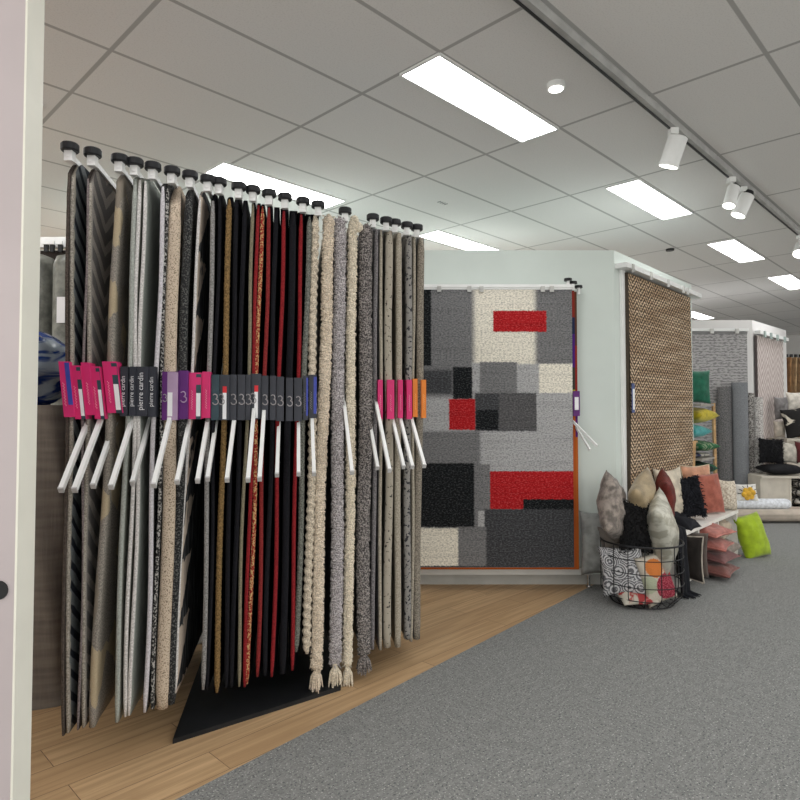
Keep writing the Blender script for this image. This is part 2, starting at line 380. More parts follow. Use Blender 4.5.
def m_plainrug(name, c, v=.3, scale=260):
    k = N(name); u = k.uv(); n_ = k.noise(u, scale, 2)
    col = k.mix(k.step(n_, .35, .65), tuple(a*(1-v) for a in c), tuple(min(1, a*(1+v)) for a in c)); k.bump(n_, .5, .005); return k.done(col, .95)
def m_spots(name, bg, fg, thr=.66):
    k = N(name); u = k.uv(); f = k.noise(k.map(u, (1, .6, 1)), 34, 2); n_ = k.noise(u, 260, 2)
    col = k.mix(k.step(f, thr, thr+.02), k.mix(n_, tuple(c*.85 for c in bg), bg), fg); k.bump(n_, .4, .004); return k.done(col, .95)
def m_floral(name, c1, c2):
    k = N(name); u = k.uv(); f = k.vor(u, 9, 'F1'); g = k.math('PINGPONG', f, .05)
    col = k.mix(k.step(g, .02, .03), c1, c2); return k.done(col, .95)
NAVY = m_leaf('navy_leaf_pile', (.15,.165,.17), (.010,.014,.022), .085, .60, .0, .16, (.31,.285,.24))
TAUPE = m_leaf('taupe_leaf_pile', (.31,.285,.26), (.135,.128,.125), .105, .42, .03, .2)
PATCH = m_patch('patchwork_pile'); ZEB = m_zebra('zebra_leaf_pile')
BLK = m_plainrug('black_pile', (.006,.006,.009), .4); BLK.node_tree.nodes['Principled BSDF'].inputs['Specular IOR Level'].default_value = .05; DBR = m_plainrug('dark_brown_pile', (.055,.045,.04))
OLV = m_plainrug('olive_grey_pile', (.23,.235,.205), .18); GRN = m_plainrug('green_grey_pile', (.30,.325,.30), .15)
CHA = speck('charcoal_fleck_pile', (.02,.021,.022), (.17,.17,.165), 130, .52, .62, src='uv'); CRM = speck('cream_speckle_pile', (.22,.17,.125), (.56,.46,.36), 190, .36, .50, src='uv')
GRY = m_plainrug('grey_pile', (.20,.195,.20), .4, 120); BEI = m_plainrug('beige_flat_pile', (.31,.28,.225), .15); DGR = m_plainrug('dark_grey_pile', (.14,.14,.135), .4)
SPB = m_spots('spotted_beige_pile', (.33,.30,.24), (.03,.025,.03)); SPG = m_spots('spotted_grey_pile', (.27,.26,.25), (.02,.02,.025), .60)
def bind(name, c, v=.25, scale=150): return speck(name, tuple(a*(1-v) for a in c), tuple(min(1, a*(1+v)) for a in c), scale, .4, .6, .4)
B = {'brown': bind('brown_binding', (.075,.06,.05)), 'beige': bind('beige_binding', (.31,.285,.245)), 'lav': bind('mauve_binding', (.20,.17,.17)),
     'tan': bind('tan_fleck_binding', (.34,.31,.26), .4, 260), 'green': bind('green_grey_binding', (.36,.385,.355), .12), 'white': bind('white_binding', (.62,.60,.585), .14),
     'lavw': bind('pale_lilac_binding', (.58,.56,.59), .12), 'bw': speck('black_white_rope', (.02,.02,.02), (.42,.41,.39), 110, .48, .58), 'cream': speck('cream_speckle_binding', (.23,.18,.13), (.60,.50,.39), 190, .36, .50),
     'char': speck('charcoal_fleck_binding', (.02,.021,.022), (.13,.13,.125), 150, .5, .62), 'grey': bind('grey_binding', (.24,.235,.23)), 'black': bind('black_binding', (.007,.007,.010)),
     'gold': bind('gold_rope', (.20,.125,.05), .35), 'olive': bind('olive_binding', (.215,.19,.13), .15), 'red': bind('red_binding', (.23,.014,.018), .2), 'bead': speck('red_gold_beading', (.27,.02,.016), (.55,.35,.16), 120, .48, .56),
     'dred': bind('dark_red_binding', (.21,.022,.022), .2), 'braid': bind('beige_braid', (.54,.47,.37), .3), 'gbraid': bind('grey_green_braid', (.15,.155,.135), .4), 'shagc': bind('cream_shag', (.64,.55,.44), .22), 'shagg': bind('grey_shag', (.38,.355,.36), .45),
     'shagw': bind('ivory_shag', (.68,.61,.49), .2), 'shagd': speck('dark_grey_shag', (.07,.065,.065), (.33,.30,.285), 130, .42, .58), 'lgrey': bind('lilac_grey_binding', (.17,.16,.165), .35), 'bone': bind('bone_binding', (.35,.315,.255), .2), 'spotb': speck('spotted_bone_binding', (.04,.035,.035), (.37,.335,.275), 60, .34, .39), 'spotg': speck('spotted_grey_binding', (.03,.03,.035), (.25,.24,.225), 60, .40, .45), 'patch': PATCH, 'taupe': bind('taupe_binding', (.215,.19,.155), .35)}
PINK = plain('pink_card', (.62,.03,.16), .45, .04); DARK = plain('charcoal_card', (.035,.038,.05), .4, .1); PURP = plain('purple_card', (.11,.02,.16), .45, .08); LILAC = plain('lilac_card', (.40,.28,.42), .45, .08)
ORNG = plain('orange_card', (.70,.21,.03), .45, .05); BLUE = plain('blue_card', (.05,.07,.36), .45, .1); TEAL = plain('teal_card', (.03,.06,.075), .45, .1)
PAPER = plain('white_label_paper', (.82,.82,.84), .5, .02); INKW = plain('white_ink', (.72,.72,.74), .5); INKP = plain('pale_pink_ink', (.85,.35,.48), .5); INKR = plain('red_ink', (.65,.03,.04), .5); INKG = plain('grey_ink', (.33,.31,.32), .5); INKO = plain('pale_orange_ink', (.9,.5,.2), .5)
def lerp(a, b, t): return a+(b-a)*t
def sm(t): t = max(0, min(1, t)); return t*t*(3-2*t)
def script_b(o, xd, zd, s):     # the looping monogram printed on the dark tags
    pts = []
    for i in range(25):
        t = i/24
        a = -.15*PI + t*1.15*PI if t < .5 else 0
        if t < .5: q = t/.5; ang = lerp(2.6, -1.3, q); pts.append((.22*math.cos(ang), .25+.24*math.sin(ang)))
        else: q = (t-.5)/.5; ang = lerp(1.5, -2.9, q); pts.append((.05+.27*math.cos(ang), -.25+.28*math.sin(ang)))
    m = MB(); m.tube([o+xd*(p[0]*s)+zd*(p[1]*s) for p in pts], s*.06, 5); return m
def wrap_tag(root, x0, x1, y0, y1, d, kind, yc=None):
    ctr = row((x0+x1)/2, (y0+y1)/2); lat = Vector((d.y, -d.x, 0)); wid = (x1-x0)/F*ctr.y*.97
    tp = row((x0+x1)/2, y0); bo = row((x0+x1)/2, y1); f = -d*.028
    if x0 < 108: sh = lat*(.012)
    else: sh = lat*0
    tp = V(ctr.x,ctr.y)+Z*tp.z - sh; bo = V(ctr.x,ctr.y)+Z*bo.z + sh
    def slab(l0, l1, q0, q1, fo, bk):
        a, b_ = lerp(bo, tp, q0), lerp(bo, tp, q1)
        vs = []
        for P_ in (a, b_):
            for l in (l0, l1):
                for s_ in (-fo, bk): vs.append(P_+f+lat*((l-.5)*wid)+d*s_)
        return MB().add(vs, [(0,1,3,2),(4,6,7,5),(0,4,5,1),(2,3,7,6),(0,2,6,4),(1,5,7,3)])
    cm = {'pink': PINK, 'pinkl': PINK, 'pinkb': PINK, 'dark': DARK, 'pc': DARK, 'purp': PURP, 'purpl': PURP, 'teal': TEAL, 'darkl': DARK, 'darkb': DARK, 'orange': ORNG, 'pinkt': PINK}[kind]
    tg = obj('price_tag', slab(0, 1, 0, 1, 0, .075), cm, root)
    zd = (tp-bo).normalized(); H = (tp-bo).length; fr = lambda l, q: lerp(bo, tp, q)+f+lat*((l-.5)*wid)-d*.0012
    if kind == 'pinkb': obj('blue_flap', slab(.55, 1, .22, .98, .0009, .001), BLUE, tg)
    if kind in ('pinkl',):
        obj('dark_panel', slab(.60, 1.0, .0, .97, .0006, .001), TEAL, tg); obj('barcode_label', slab(.62, .95, .06, .56, .0014, .001), PAPER, tg); obj('printed_patch', slab(.60, .97, .74, .90, .0012, .001), PINK, tg)
    if kind == 'purpl':
        obj('lilac_panel', slab(.33, 1, 0, .99, .0006, .001), LILAC, tg); obj('barcode_label', slab(.36, .66, .08, .57, .0014, .001), PAPER, tg)
    if kind == 'darkl':
        obj('barcode_label', slab(.34, .72, .02, .66, .0014, .001), PAPER, tg); obj('red_sticker', slab(.34, .74, .60, .74, .0018, .001), INKR, tg)
    if kind == 'darkb': obj('blue_flap', slab(.62, 1, .1, .95, .0009, .001), BLUE, tg)
    # lettering
    if kind == 'pc':
        obj('lettering', text_mb('pierre cardin', .030 if wid > .03 else .024, fr(.40, .50), zd, -lat), INKW, tg)
    elif kind in ('dark', 'teal', 'darkl', 'purp', 'purpl'):
        obj('monogram', script_b(fr(.5 if kind in ('dark', 'teal', 'purp') else .17, .46), lat, zd, .045 if kind != 'purpl' else .03), INKG if kind != 'purp' else LILAC, tg)
    elif kind in ('pink', 'pinkl', 'pinkb', 'orange', 'darkb'):
        l = .5 if kind in ('pink', 'orange') else .28
        pts = [fr(l, .2+.42*i/40)+lat*(.0032*math.sin(i*1.25)) for i in range(41)]
        m = MB(); m.tube(pts, .0009, 4); obj('script_line', m, INKO if kind == 'orange' else INKG if kind == 'darkb' else INKP, tg)
    return tg
def rug(label, x3, x6, w, edge, face, tagspec=None, style='flat', bot=None, sag=.06, fringe=False, tuft=False):
    seed = len(MATS)+x3*.37; rnd = random.Random(int(x3*10))
    d = arm_dir(x3); lat = Vector((d.y, -d.x, 0))
    P3 = row(x3, 300); P6 = row(x6, 600); l = lambda P_: (P_-R0).dot(RD)
    l3, l6, z3, z6 = l(P3), l(P6), P3.z, P6.z
    zt = ROWZ-.024; zb = (row(x6, bot).z if bot else .14+rnd.random()*.02); zb = max(zb, .05)
    amp = .003+.004*rnd.random(); ph = rnd.random()*6
    def P(z):
        q = (z3-z)/(z3-z6); q = max(q, -.35) if q < 0 else q
        c = l3+(l6-l3)*q + amp*math.sin(z*4.2+ph)*min(1, (zt-z)*2)
        p = R0+RD*c; return V(p.x, p.y)
    wid = max(.006, w/F*P3.y); th = min(.011, wid)
    if face == BLK and x3 > 262: th = .028 if x3 < 276 else .042
    if face == BLK and edge == B['black'] and x3 > 276: wid = .03
    root = thing('hanging_rug', label, 'rug', P(zb)+Z*zb, 'rugs hanging edge-on in the swing rack')
    ss = [.012, .03, .06, .1, .16, .25, .4, .65, DEPTH]
    def half(s): return lerp(wid*.46, th/2, sm(s/.13))
    zs_n = 46
    def prof(s): return zt - sag*max(0, 1-s/.11)**1.7
    bow = lambda s, z: .006*math.sin(s*5+ph)*math.sin(z*2.3+ph)*sm(s/.3)
    cols = [(s, -1) for s in reversed(ss)] + [(s, 1) for s in ss]; n = len(cols)
    m = MB(); vs = []; us = []; fs = []
    for j in range(zs_n):
        for s, sg in cols:
            z = lerp(zb, prof(s), j/(zs_n-1)); p = P(z)+d*s+lat*(sg*half(s)+bow(s, z))+Z*z; vs.append(p); us.append((s if sg > 0 else -s, z))
    for j in range(zs_n-1):
        for i in range(n-1): fs.append((j*n+i, j*n+i+1, (j+1)*n+i+1, (j+1)*n+i))
        fs.append((j*n+n-1, j*n, (j+1)*n, (j+1)*n+n-1))
    for j in (0, zs_n-1):
        for i in range(n//2-1):
            a, b_ = j*n+i, j*n+n-1-i; fs.append((a, a+1, b_-1, b_) if j else (b_, b_-1, a+1, a))
    m.add(vs, fs, us); obj('pile', m, face, root, smooth=True)
    # rounded near edge
    if style == 'flat': nz, na = 60, 12
    elif style == 'rope': nz, na = 300, 12
    else: nz, na = 480, 14
    ztop = prof(.012)+ (.012 if style == 'shag' else .002)
    vs = []; us = []; fs = []; rx0, ry0 = wid/2+.0012, (min(.018, wid*.35+.003) if style == 'flat' else min(.020, wid*.5+.004))
    for j in range(nz):
        z = lerp(zb-.001, ztop, j/(nz-1)); p = P(z)+d*.012
        endk = min(1, .25+(1-j/(nz-1))*nz*.12, .35+j*.12) if style != 'flat' else min(1, .55+(nz-1-j)*.25, .55+j*.25)
        for a in range(na):
            t = 2*PI*a/na; rx, ry = rx0*endk, ry0*endk
            if style == 'rope': k_ = 1+(.09*math.sin(2*PI*z/.024+t) if wid < .03 else .20*math.sin(2*PI*z/.042+t))+.06*rnd.uniform(-1, 1); rx *= k_; ry *= k_
            if style == 'shag':
                nn = mnoise.noise(Vector((math.cos(t)*1.3+x3, math.sin(t)*1.3, z*75))); k_ = 1+.22*nn+.16*rnd.uniform(-1, 1); rx *= k_; ry *= k_
            vs.append(p+lat*(math.cos(t)*rx)+d*(math.sin(t)*ry)+Z*z); us.append((.03*math.cos(t), z))
    for j in range(nz-1):
        for a in range(na): fs.append((j*na+a, j*na+(a+1) % na, (j+1)*na+(a+1) % na, (j+1)*na+a))
    fs += [tuple(range(na))[::-1], tuple((nz-1)*na+a for a in range(na))]
    m = MB(); m.add(vs, fs, us)
    if style == 'shag':
        for q in range(900):
            z = rnd.uniform(zb, ztop); t_ = rnd.uniform(PI*.9, PI*2.1); o_ = lat*math.cos(t_)+d*math.sin(t_); p = P(z)+d*.012+lat*(math.cos(t_)*rx0*.85)+d*(math.sin(t_)*ry0*.85)+Z*z
            m.tube([p, p+o_*.005+Z*rnd.uniform(-.002,.004), p+o_*(.007+.005*rnd.random())+Z*rnd.uniform(-.012,.004)], [.0034,.0026,.0006], 4, False)
    obj('edge_binding', m, edge, root, smooth=(style != 'shag'))
    if tuft:
        for q in range(2):
            m = MB(); c = P(zt)+d*.02+lat*(.01+q*.022)+Z*(zt-.008-q*.035)
            m.grid(lambda u, v: c+Vector((math.cos(u*2*PI)*math.sin(v*PI), math.sin(u*2*PI)*math.sin(v*PI), math.cos(v*PI)*1.1))*(.024+.006*mnoise.noise(Vector((u*9, v*9, q*3+x3)))), 18, 12)
            obj('tuft', m, edge, root)
    if fringe:
        m = MB(); c = P(zb)+d*.012+Z*zb
        m.tube([c+Z*.02, c-Z*.005], [wid*.3, wid*.22], 8)
        for q in range(60):
            a = rnd.random()*6.28; r_ = wid*.62*rnd.random()**.5; o_ = lat*math.cos(a)*r_+d*math.sin(a)*r_
            m.tube([c+o_*.25, c+o_*.8-Z*.03, c+o_*1.1-Z*(.07+.03*rnd.random())], [.0035,.004,.002], 5)
        obj('tassel', m, B['shagw'] if edge == B['shagg'] else edge, root)
    if tagspec: wrap_tag(root, *tagspec[:4], d, tagspec[4])
    return root
LY = (363, 418); MY = (368, 419); NY = (373, 420); RY = (380, 419)
RUGS = [
 ('thin dark brown rug, first at the left end of the rack', 66.5,63.5,2.5,'brown',DBR,(64,74,362,417,'pinkb'),'flat',None,.09),
 ('rug with navy leaf pattern on beige, second from left on rack', 70.5,67.5,3,'beige',NAVY,(75,85,366,419,'pinkl'),'flat',None,.10),
 ('thin mauve edged rug with pink tag between the two leaf rugs', 84.8,80,2,'lav',DBR,(86,94,363,415,'pink'),'flat',None,.10),
 ('taupe rug with grey leaf veins, right of the navy leaf rug', 88,83.5,3,'beige',TAUPE,(94.5,104,367,419,'pinkl'),'flat',None,.12),
 ('beige rug with tan geometric patches, hanging near the left end', 113,98,6,'patch',PATCH,(107,121,362,413,'pinkl'),'flat',None,.08),
 ('pale green grey flat rug right of the geometric patch rug', 130.5,119.5,4,'green',OLV,(122,129,367,416,'pc'),'flat',None,.05),
 ('grey rug with a white edge strip, left of the two white ones', 136,128,3.2,'white',OLV,(131,137,367,416,'pc'),'flat',None,.05),
 ('smooth grey green rug with a wide visible face and white rim', 141.5,133,3.2,'white',GRN,(138,149,367,416,'pc'),'flat',None,.05),
 ('charcoal flecked rug with a pale lilac edge', 158.5,148,4,'lavw',CHA,(150,157,367,417,'pc'),'flat',None,.06),
 ('thin rug with a black and white rope edge, left of cream rug', 164,155.5,3,'bw',CHA,None,'rope',None,.06),
 ('cream speckled rug with thick rounded edge and purple tag', 172,165,12,'cream',CRM,(163.5,179,372,420,'purpl'),'flat',None,.14),
 ('charcoal fleecy rug with plain purple tag, right of cream rug', 185,174.5,8,'char',CHA,(179.5,189,371,419,'purp'),'flat',None,.08),
 ('black rug with cream zebra leaf pattern', 194.5,179,2.5,'white',ZEB,(189.5,202,373,419,'pinkl'),'flat',693,.08),
 ('black rug with a pale grey edge and a narrow pink tag', 210.5,204.5,4,'grey',BLK,(203,211,372,418,'pink'),'flat',690,.08),
 ('plain black rug with a teal dark tag, left of gold rope rug', 217,209.5,3,'black',BLK,(212,219.5,375,420,'teal'),'flat',690,.05),
 ('dark rug with a gold rope edge', 226.5,218.5,5,'gold',BLK,(220,230,375,420,'darkl'),'rope',693,.05),
 ('plain black rug just right of the gold rope rug', 234,227,4,'black',BLK,(230.5,237,375,420,'dark'),'flat',688,.05),
 ('plain black rug just left of the olive edged rug', 242,234,4,'black',BLK,(238,245.5,375,420,'dark'),'flat',687,.05),
 ('black rug with a thin olive edge, left of the red beaded rug', 250,240.5,3,'olive',BLK,(246,251,375,420,'dark'),'flat',687,.05),
 ('black rug with a red edge strip, leftmost of the red ones', 255.5,247,3.2,'red',BLK,None,'flat',687,.05),
 ('black rug with a red and gold beaded edge and white label', 259.5,250.5,3.5,'bead',BLK,(251.5,261,374,419,'darkl'),'rope',684,.05),
 ('black rug with a dark red edge, right of the beaded one', 266.5,259,3.5,'dred',BLK,(261.5,268.5,376,420,'dark'),'flat',677,.05),
 ('plain black rug between the dark red and the red edged rugs', 274,267,4,'black',BLK,(270,276,376,420,'dark'),'flat',676,.05),
 ('black rug with a bright red edge, middle one of the red edged rugs', 281.5,274,3.5,'red',BLK,(276.5,284,377,421,'dark'),'flat',677,.05),
 ('black rug left of the last red edged rug', 291,284,4,'black',BLK,(286,293,378,421,'dark'),'flat',674,.05),
 ('black rug with a red edge, last one before the beige braid', 299.5,293,3.5,'red',BLK,(294,302,378,421,'dark'),'flat',671,.05),
 ('grey green braided edge rug, left of the beige braid', 307,298,5,'gbraid',BLK,(303,308,376,420,'darkb'),'rope',652,.05),
 ('rug with a thick beige braided edge and blue flapped tag', 313.8,308.5,7.5,'braid',BLK,(308.5,316.5,375,418,'darkb'),'rope',654,.03),
 ('cream shaggy rug with tassel, right of the braided rug', 326.5,317.5,10.5,'shagc',BEI,None,'shag',671,.02,True),
 ('grey fluffy shag rug with white tassel, between two cream ones', 339.5,336.5,11,'shagg',GRY,None,'shag',667,.02,True),
 ('ivory shaggy rug with fluffy tufts at the top and a tassel', 352,349,8.5,'shagw',BEI,None,'shag',668,.02,True,True),
 ('dark grey mottled shag rug with a short tassel', 366,364,12,'shagd',DGR,None,'shag',656,.03,True),
 ('lilac grey rug right of the dark mottled shag rug', 376,373.5,4,'lgrey',GRY,None,'flat',650,.04),
 ('thin bone edged rug with the leftmost pink tag at right', 381.3,380.5,3,'bone',GRY,(377,382,380,419,'pink'),'flat',651,.04),
 ('bone rug with black spots and the widest pink tag at right', 389.3,388.5,7.5,'spotb',SPB,(386,393.5,380,419,'pink'),'flat',648,.03),
 ('plain bone rug left of the grey spotted rug', 399,398,6,'bone',BEI,(397,402,380,418,'pink'),'flat',648,.03),
 ('grey rug with dark spots, second from the right end', 409,407.5,6.5,'spotg',SPG,(405.5,411,380,419,'pink'),'flat',640,.03),
 ('thin bone rug with an orange tag, next to the end rug', 414.3,412.5,2.8,'bone',BEI,(411.5,416.5,379,417,'orange'),'flat',642,.04),
 ('taupe rug with orange tag, last at the right end of rack', 421,417.5,7,'taupe',DGR,(420,425,380,418,'orange'),'flat',640,.03)]
for r in RUGS: rug(r[0], r[1], r[2], r[3], B[r[4]], r[5], *r[6:])
# ------------------------------------------------------------------ abstract rugs on the display wall
RY0 = 4.84
def wpt(px, py): return at(px, py, RY0)
xr, ztop, zbot = wpt(571.5, 300).x, wpt(500, 289).z, wpt(500, 567).z; xl = xr-1.6
def m_abstract():
    k = N('abstract_block_pile'); u = k.uv(); n_ = k.noise(k.map(u, (1,1.7,1)), 62, 4, .75)
    wob = k.n('ShaderNodeTexNoise'); k.put(wob.inputs['Vector'], u); wob.inputs['Scale'].default_value = 70; wob.inputs['Detail'].default_value = 1
    p = k.vec('ADD', u, k.vec('MULTIPLY', k.vec('SUBTRACT', wob.outputs['Color'], (.5,.5,.5)), (.016,.016,0)))
    wv = k.noise(k.map(u, (1.2, 28, 1)), 1, 2)
    gy, dg, lg, cr, bl, rd = (.21,.21,.215), (.06,.062,.068), (.47,.47,.475), (.92,.87,.75), (.006,.008,.010), (.50,.010,.014)
    col = gy
    for c, x0, x1, y0, y1, s in [(gy,405,473,280,370,.01),(cr,474,535,280,372,.03),(gy,538,575,280,366,.03),(bl,410,431,288,366,.006),(rd,493,546,311,332,.005),
        (dg,405,452,370,394,.02),(lg,405,475,397,436,.03),(lg,472,481,363,396,.012),(gy,480,517,362,394,.006),(lg,517,540,364,394,.01),(cr,539,575,364,394,.008),(bl,453,472,367,399,.006),
        (lg,479,575,393,472,.006),(dg,475,536,393,431,.008),((.11,.108,.112),499,536,394,430,.01),(bl,476,498,410,430,.006),(rd,449,475,399,430,.006),(gy,405,480,431,464,.02),
        (bl,405,474,463,527,.008),(gy,475,490,464,512,.01),(rd,490,575,471,509,.005),(bl,523,575,499,510,.005),(dg,485,575,509,575,.006),(lg,478,484,511,527,.005),(gy,458,486,527,575,.012),(cr,405,458,528,566,.008),(dg,405,575,566,580,.004)]:
        a, b_ = wpt(x0, y1), wpt(x1, y0)
        col = k.mix(box_mask(k, p, a.x, b_.x, a.z, b_.z, s), col, c)
    col = k.mix(k.math('MULTIPLY', k.step(n_, .42, .64), .75), col, k.mix(.68, col, (0,0,0)))
    col = k.mix(k.math('MULTIPLY', k.step(wv, .45, .7), .22), col, k.mix(.6, col, (0,0,0)))
    col = k.mix(k.math('MULTIPLY', k.step(n_, .5, .36), .10), col, (.6,.6,.6))
    k.bump(k.math('ADD', n_, k.math('MULTIPLY', wv, .6)), .5, .008); return k.done(col, .97)
def slab_rug(name, label, x0, x1, y, th, z0, z1, face, edge, group):
    t = thing(name, label, 'rug', V((x0+x1)/2, y)+Z*z0, group)
    m = MB(); nx, nz = 24, 30
    f = lambda u, v: Vector((lerp(x0, x1, u), y-th/2+.004*math.sin(v*9+u*3), lerp(z0, z1, v)))
    m.grid(f, nx, nz, uvfn=lambda u, v: (lerp(x0, x1, u), lerp(z0, z1, v))); obj('pile', m, face, t, smooth=True)
    m = MB(); m.box(((x0+x1)/2, y+.002, (z0+z1)/2), (x1-x0+.004, th-.006, z1-z0+.004)); obj('backing', m, edge, t); return t
def m_bands(name, cols, z0, z1):
    k = N(name); x = k.xyz(k.uv())[1]; col = cols[0][1]
    for q, c in cols[1:]: col = k.mix(k.step(x, lerp(z0, z1, q)-.004, lerp(z0, z1, q)+.004), col, c)
    return k.done(col, .95)
g = 'abstract rugs packed on the display wall'
slab_rug('wall_rug', 'large abstract rug with black, red, cream and grey blocks', xl, xr, RY0, .016, zbot, ztop, m_abstract(), plain('rug_backing_grey', (.25,.25,.26)), g)
bands = [[(0,(.45,.10,.02)),(.55,(.45,.42,.03)),(.64,(.05,.05,.04)),(.72,(.08,.02,.2)),(.84,(.02,.03,.08)),(.9,(.25,.03,.02))],
         [(0,(.50,.13,.02)),(.47,(.10,.02,.16)),(.62,(.30,.03,.02)),(.8,(.12,.05,.03))]]
for i, (bx_, nm) in enumerate(zip(bands, ('orange and yellow banded rug edge behind the abstract rug', 'orange and purple banded rug nearest the wall behind the abstract rug'))):
    y = RY0+.038+.036*i; mt = m_bands('banded_pile_%s' % 'ab'[i], bx_, zbot-.03, ztop)
    slab_rug('wall_rug', nm, xl, xr+.030+.028*i, y, .022, zbot-.022-.012*i, ztop-.01, mt, mt, g)
t = thing('hanging_rail', 'white rail with clips holding the abstract rugs on the wall', 'rail', V(.6, 4.95)+Z*ztop)
m = MB(); m.box(((xl+xr)/2, RY0+.07, ztop+.02), (1.62, .19, .025)); m.box(((xl+xr)/2, RY0-.014, ztop+.008), (1.6, .006, .03)); obj('rail', m, WHITE, t)
for px in (439, 469, 481, 542, 551):
    c = wpt(px, 288); m = MB(); m.box((c.x, RY0-.024, ztop-.004), (.032, .012, .045)); m.box((c.x, RY0-.032, ztop-.0), (.014, .006, .02)); obj('clip', m, plain('clip_grey', (.55,.55,.53)), t)
for i, (px, py) in enumerate(((568, 280), (573, 283), (578.5, 287))):
    c = at(px, py, RY0+.0+.045*i); m = MB(); m.tube([c-Z*.008, c+Z*.012], [.032,.030], 20); obj('cap', m, BLACK, t)
    m = MB(); m.bar(c-Z*.06, c-Z*.006, .02); obj('pivot_block', m, WHITE, t)
for (a, b_) in (((572.5,421), (597,446)), ((576,427), (590,450))):
    p0 = at(*a, RY0+.03); p1 = at(*b_, RY0-.17); m = MB(); m.bar(p0, p1, .013, .018); obj('handle', m, WHITE, t)
m = MB(); c0 = at(571, 416, RY0-.005); c1 = at(580.5, 391, RY0-.005); m.box(((c0.x+c1.x)/2+.004, RY0+.03, (c0.z+c1.z)/2), (.05, .09, c1.z-c0.z)); tg = obj('price_tag', m, PURP, t)
m = MB(); m.box(((c0.x+c1.x)/2+.004, RY0-.0165, (c0.z+c1.z)/2), (.03, .003, .1)); obj('barcode_label', m, PAPER, tg)
# ------------------------------------------------------------------ jute rug on the angled face
def m_jute():
    k = N('jute_herringbone'); x = k.xyz(k.uv())
    def tw(s):
        z = k.math('PINGPONG', x[0], .085); return k.math('FRACT', k.math('DIVIDE', k.math('ADD', k.math('MULTIPLY', z, .9), k.math('MULTIPLY', x[1], s)), .046))
    a = k.math('ABSOLUTE', k.math('SUBTRACT', tw(1), .5)); r_ = k.math('FRACT', k.math('DIVIDE', x[1], .024)); r_ = k.math('ABSOLUTE', k.math('SUBTRACT', r_, .5))
    f = k.math('MULTIPLY', k.step(a, .17, .26), k.step(r_, .48, .30)); n_ = k.noise(k.map(k.uv(), (60, 12, 1)), 1, 3); n2 = k.noise(k.map(k.uv(), (2, 14, 1)), 1, 2)
    lt = k.mix(k.step(n2, .35, .7), (.47,.33,.21), (.72,.56,.40))
    col = k.mix(f, k.mix(n_, (.035,.024,.016), (.075,.05,.033)), lt); k.bump(f, .6, .006); return k.done(col, .95)
fn = F2
jp = C - F2*.045
JA = atplane(628, 275, jp, fn); JB = atplane(690, 297, jp, fn)
ta, tb = (JA-C).dot(F1), (JB-C).dot(F1); jz1 = min(JA.z, JB.z)+.02; jz0 = .22
t = thing('jute_rug', 'brown and beige herringbone jute rug on the angled wall', 'rug', K((ta+tb)/2, -.03, jz0))
m = MB(); m.grid(lambda u, v: K(lerp(ta, tb, u), -.052+.004*math.sin(v*8), lerp(jz0, jz1, v)), 16, 30, uvfn=lambda u, v: (lerp(ta, tb, u), lerp(jz0, jz1, v))); obj('weave', m, m_jute(), t, smooth=True)
m = MB(); m.bar(K(ta-.012, -.028, (jz0+jz1)/2), K(tb+.004, -.028, (jz0+jz1)/2), .038, jz1-jz0); obj('backing', m, plain('jute_side', (.06,.045,.032)), t)
q0 = atplane(633.5, 398, C-F2*.066, fn); tq = (q0-C).dot(F1)
m = MB(); m.bar(K(tq-.028, -.064, q0.z), K(tq+.028, -.064, q0.z), .004, .24); tg = obj('price_tag', m, plain('tag_blue_grey', (.07,.10,.25)), t)
m = MB(); m.bar(K(tq-.016, -.068, q0.z-.01), K(tq+.020, -.068, q0.z-.01), .003, .17); obj('barcode_label', m, PAPER, tg)
t = thing('jute_rail', 'white box rail with clips above the jute rug', 'rail', K(1.0, -.05, jz1))
m = MB(); m.bar(K(.02, -.05, jz1+.035), K(1.90, -.05, jz1+.035), .10, .04); obj('rail', m, WHITE, t)
for px in (633, 651, 668, 683, 687):
    q = atplane(px, 285, C-F2*.1, fn); tc = (q-C).dot(F1); m = MB(); m.bar(K(tc-.016, -.104, jz1+.02), K(tc+.016, -.104, jz1+.02), .012, .07); m.bar(K(tc-.006, -.112, jz1-.0), K(tc+.006, -.112, jz1-.0), .01, .03); obj('clip', m, plain('clip_grey', (.5,.5,.5)), t)
m = MB(); m.tube([K(1.86, -.06, jz1+.035), K(1.93, -.06, jz1+.035)], .03, 16); obj('end_cap', m, WHITE, t)
m = MB(); m.bar(K(.10, -.012, 1.36), K(.17, -.012, 1.36), .022, 2.5); obj('upright', m, WHITE, t)
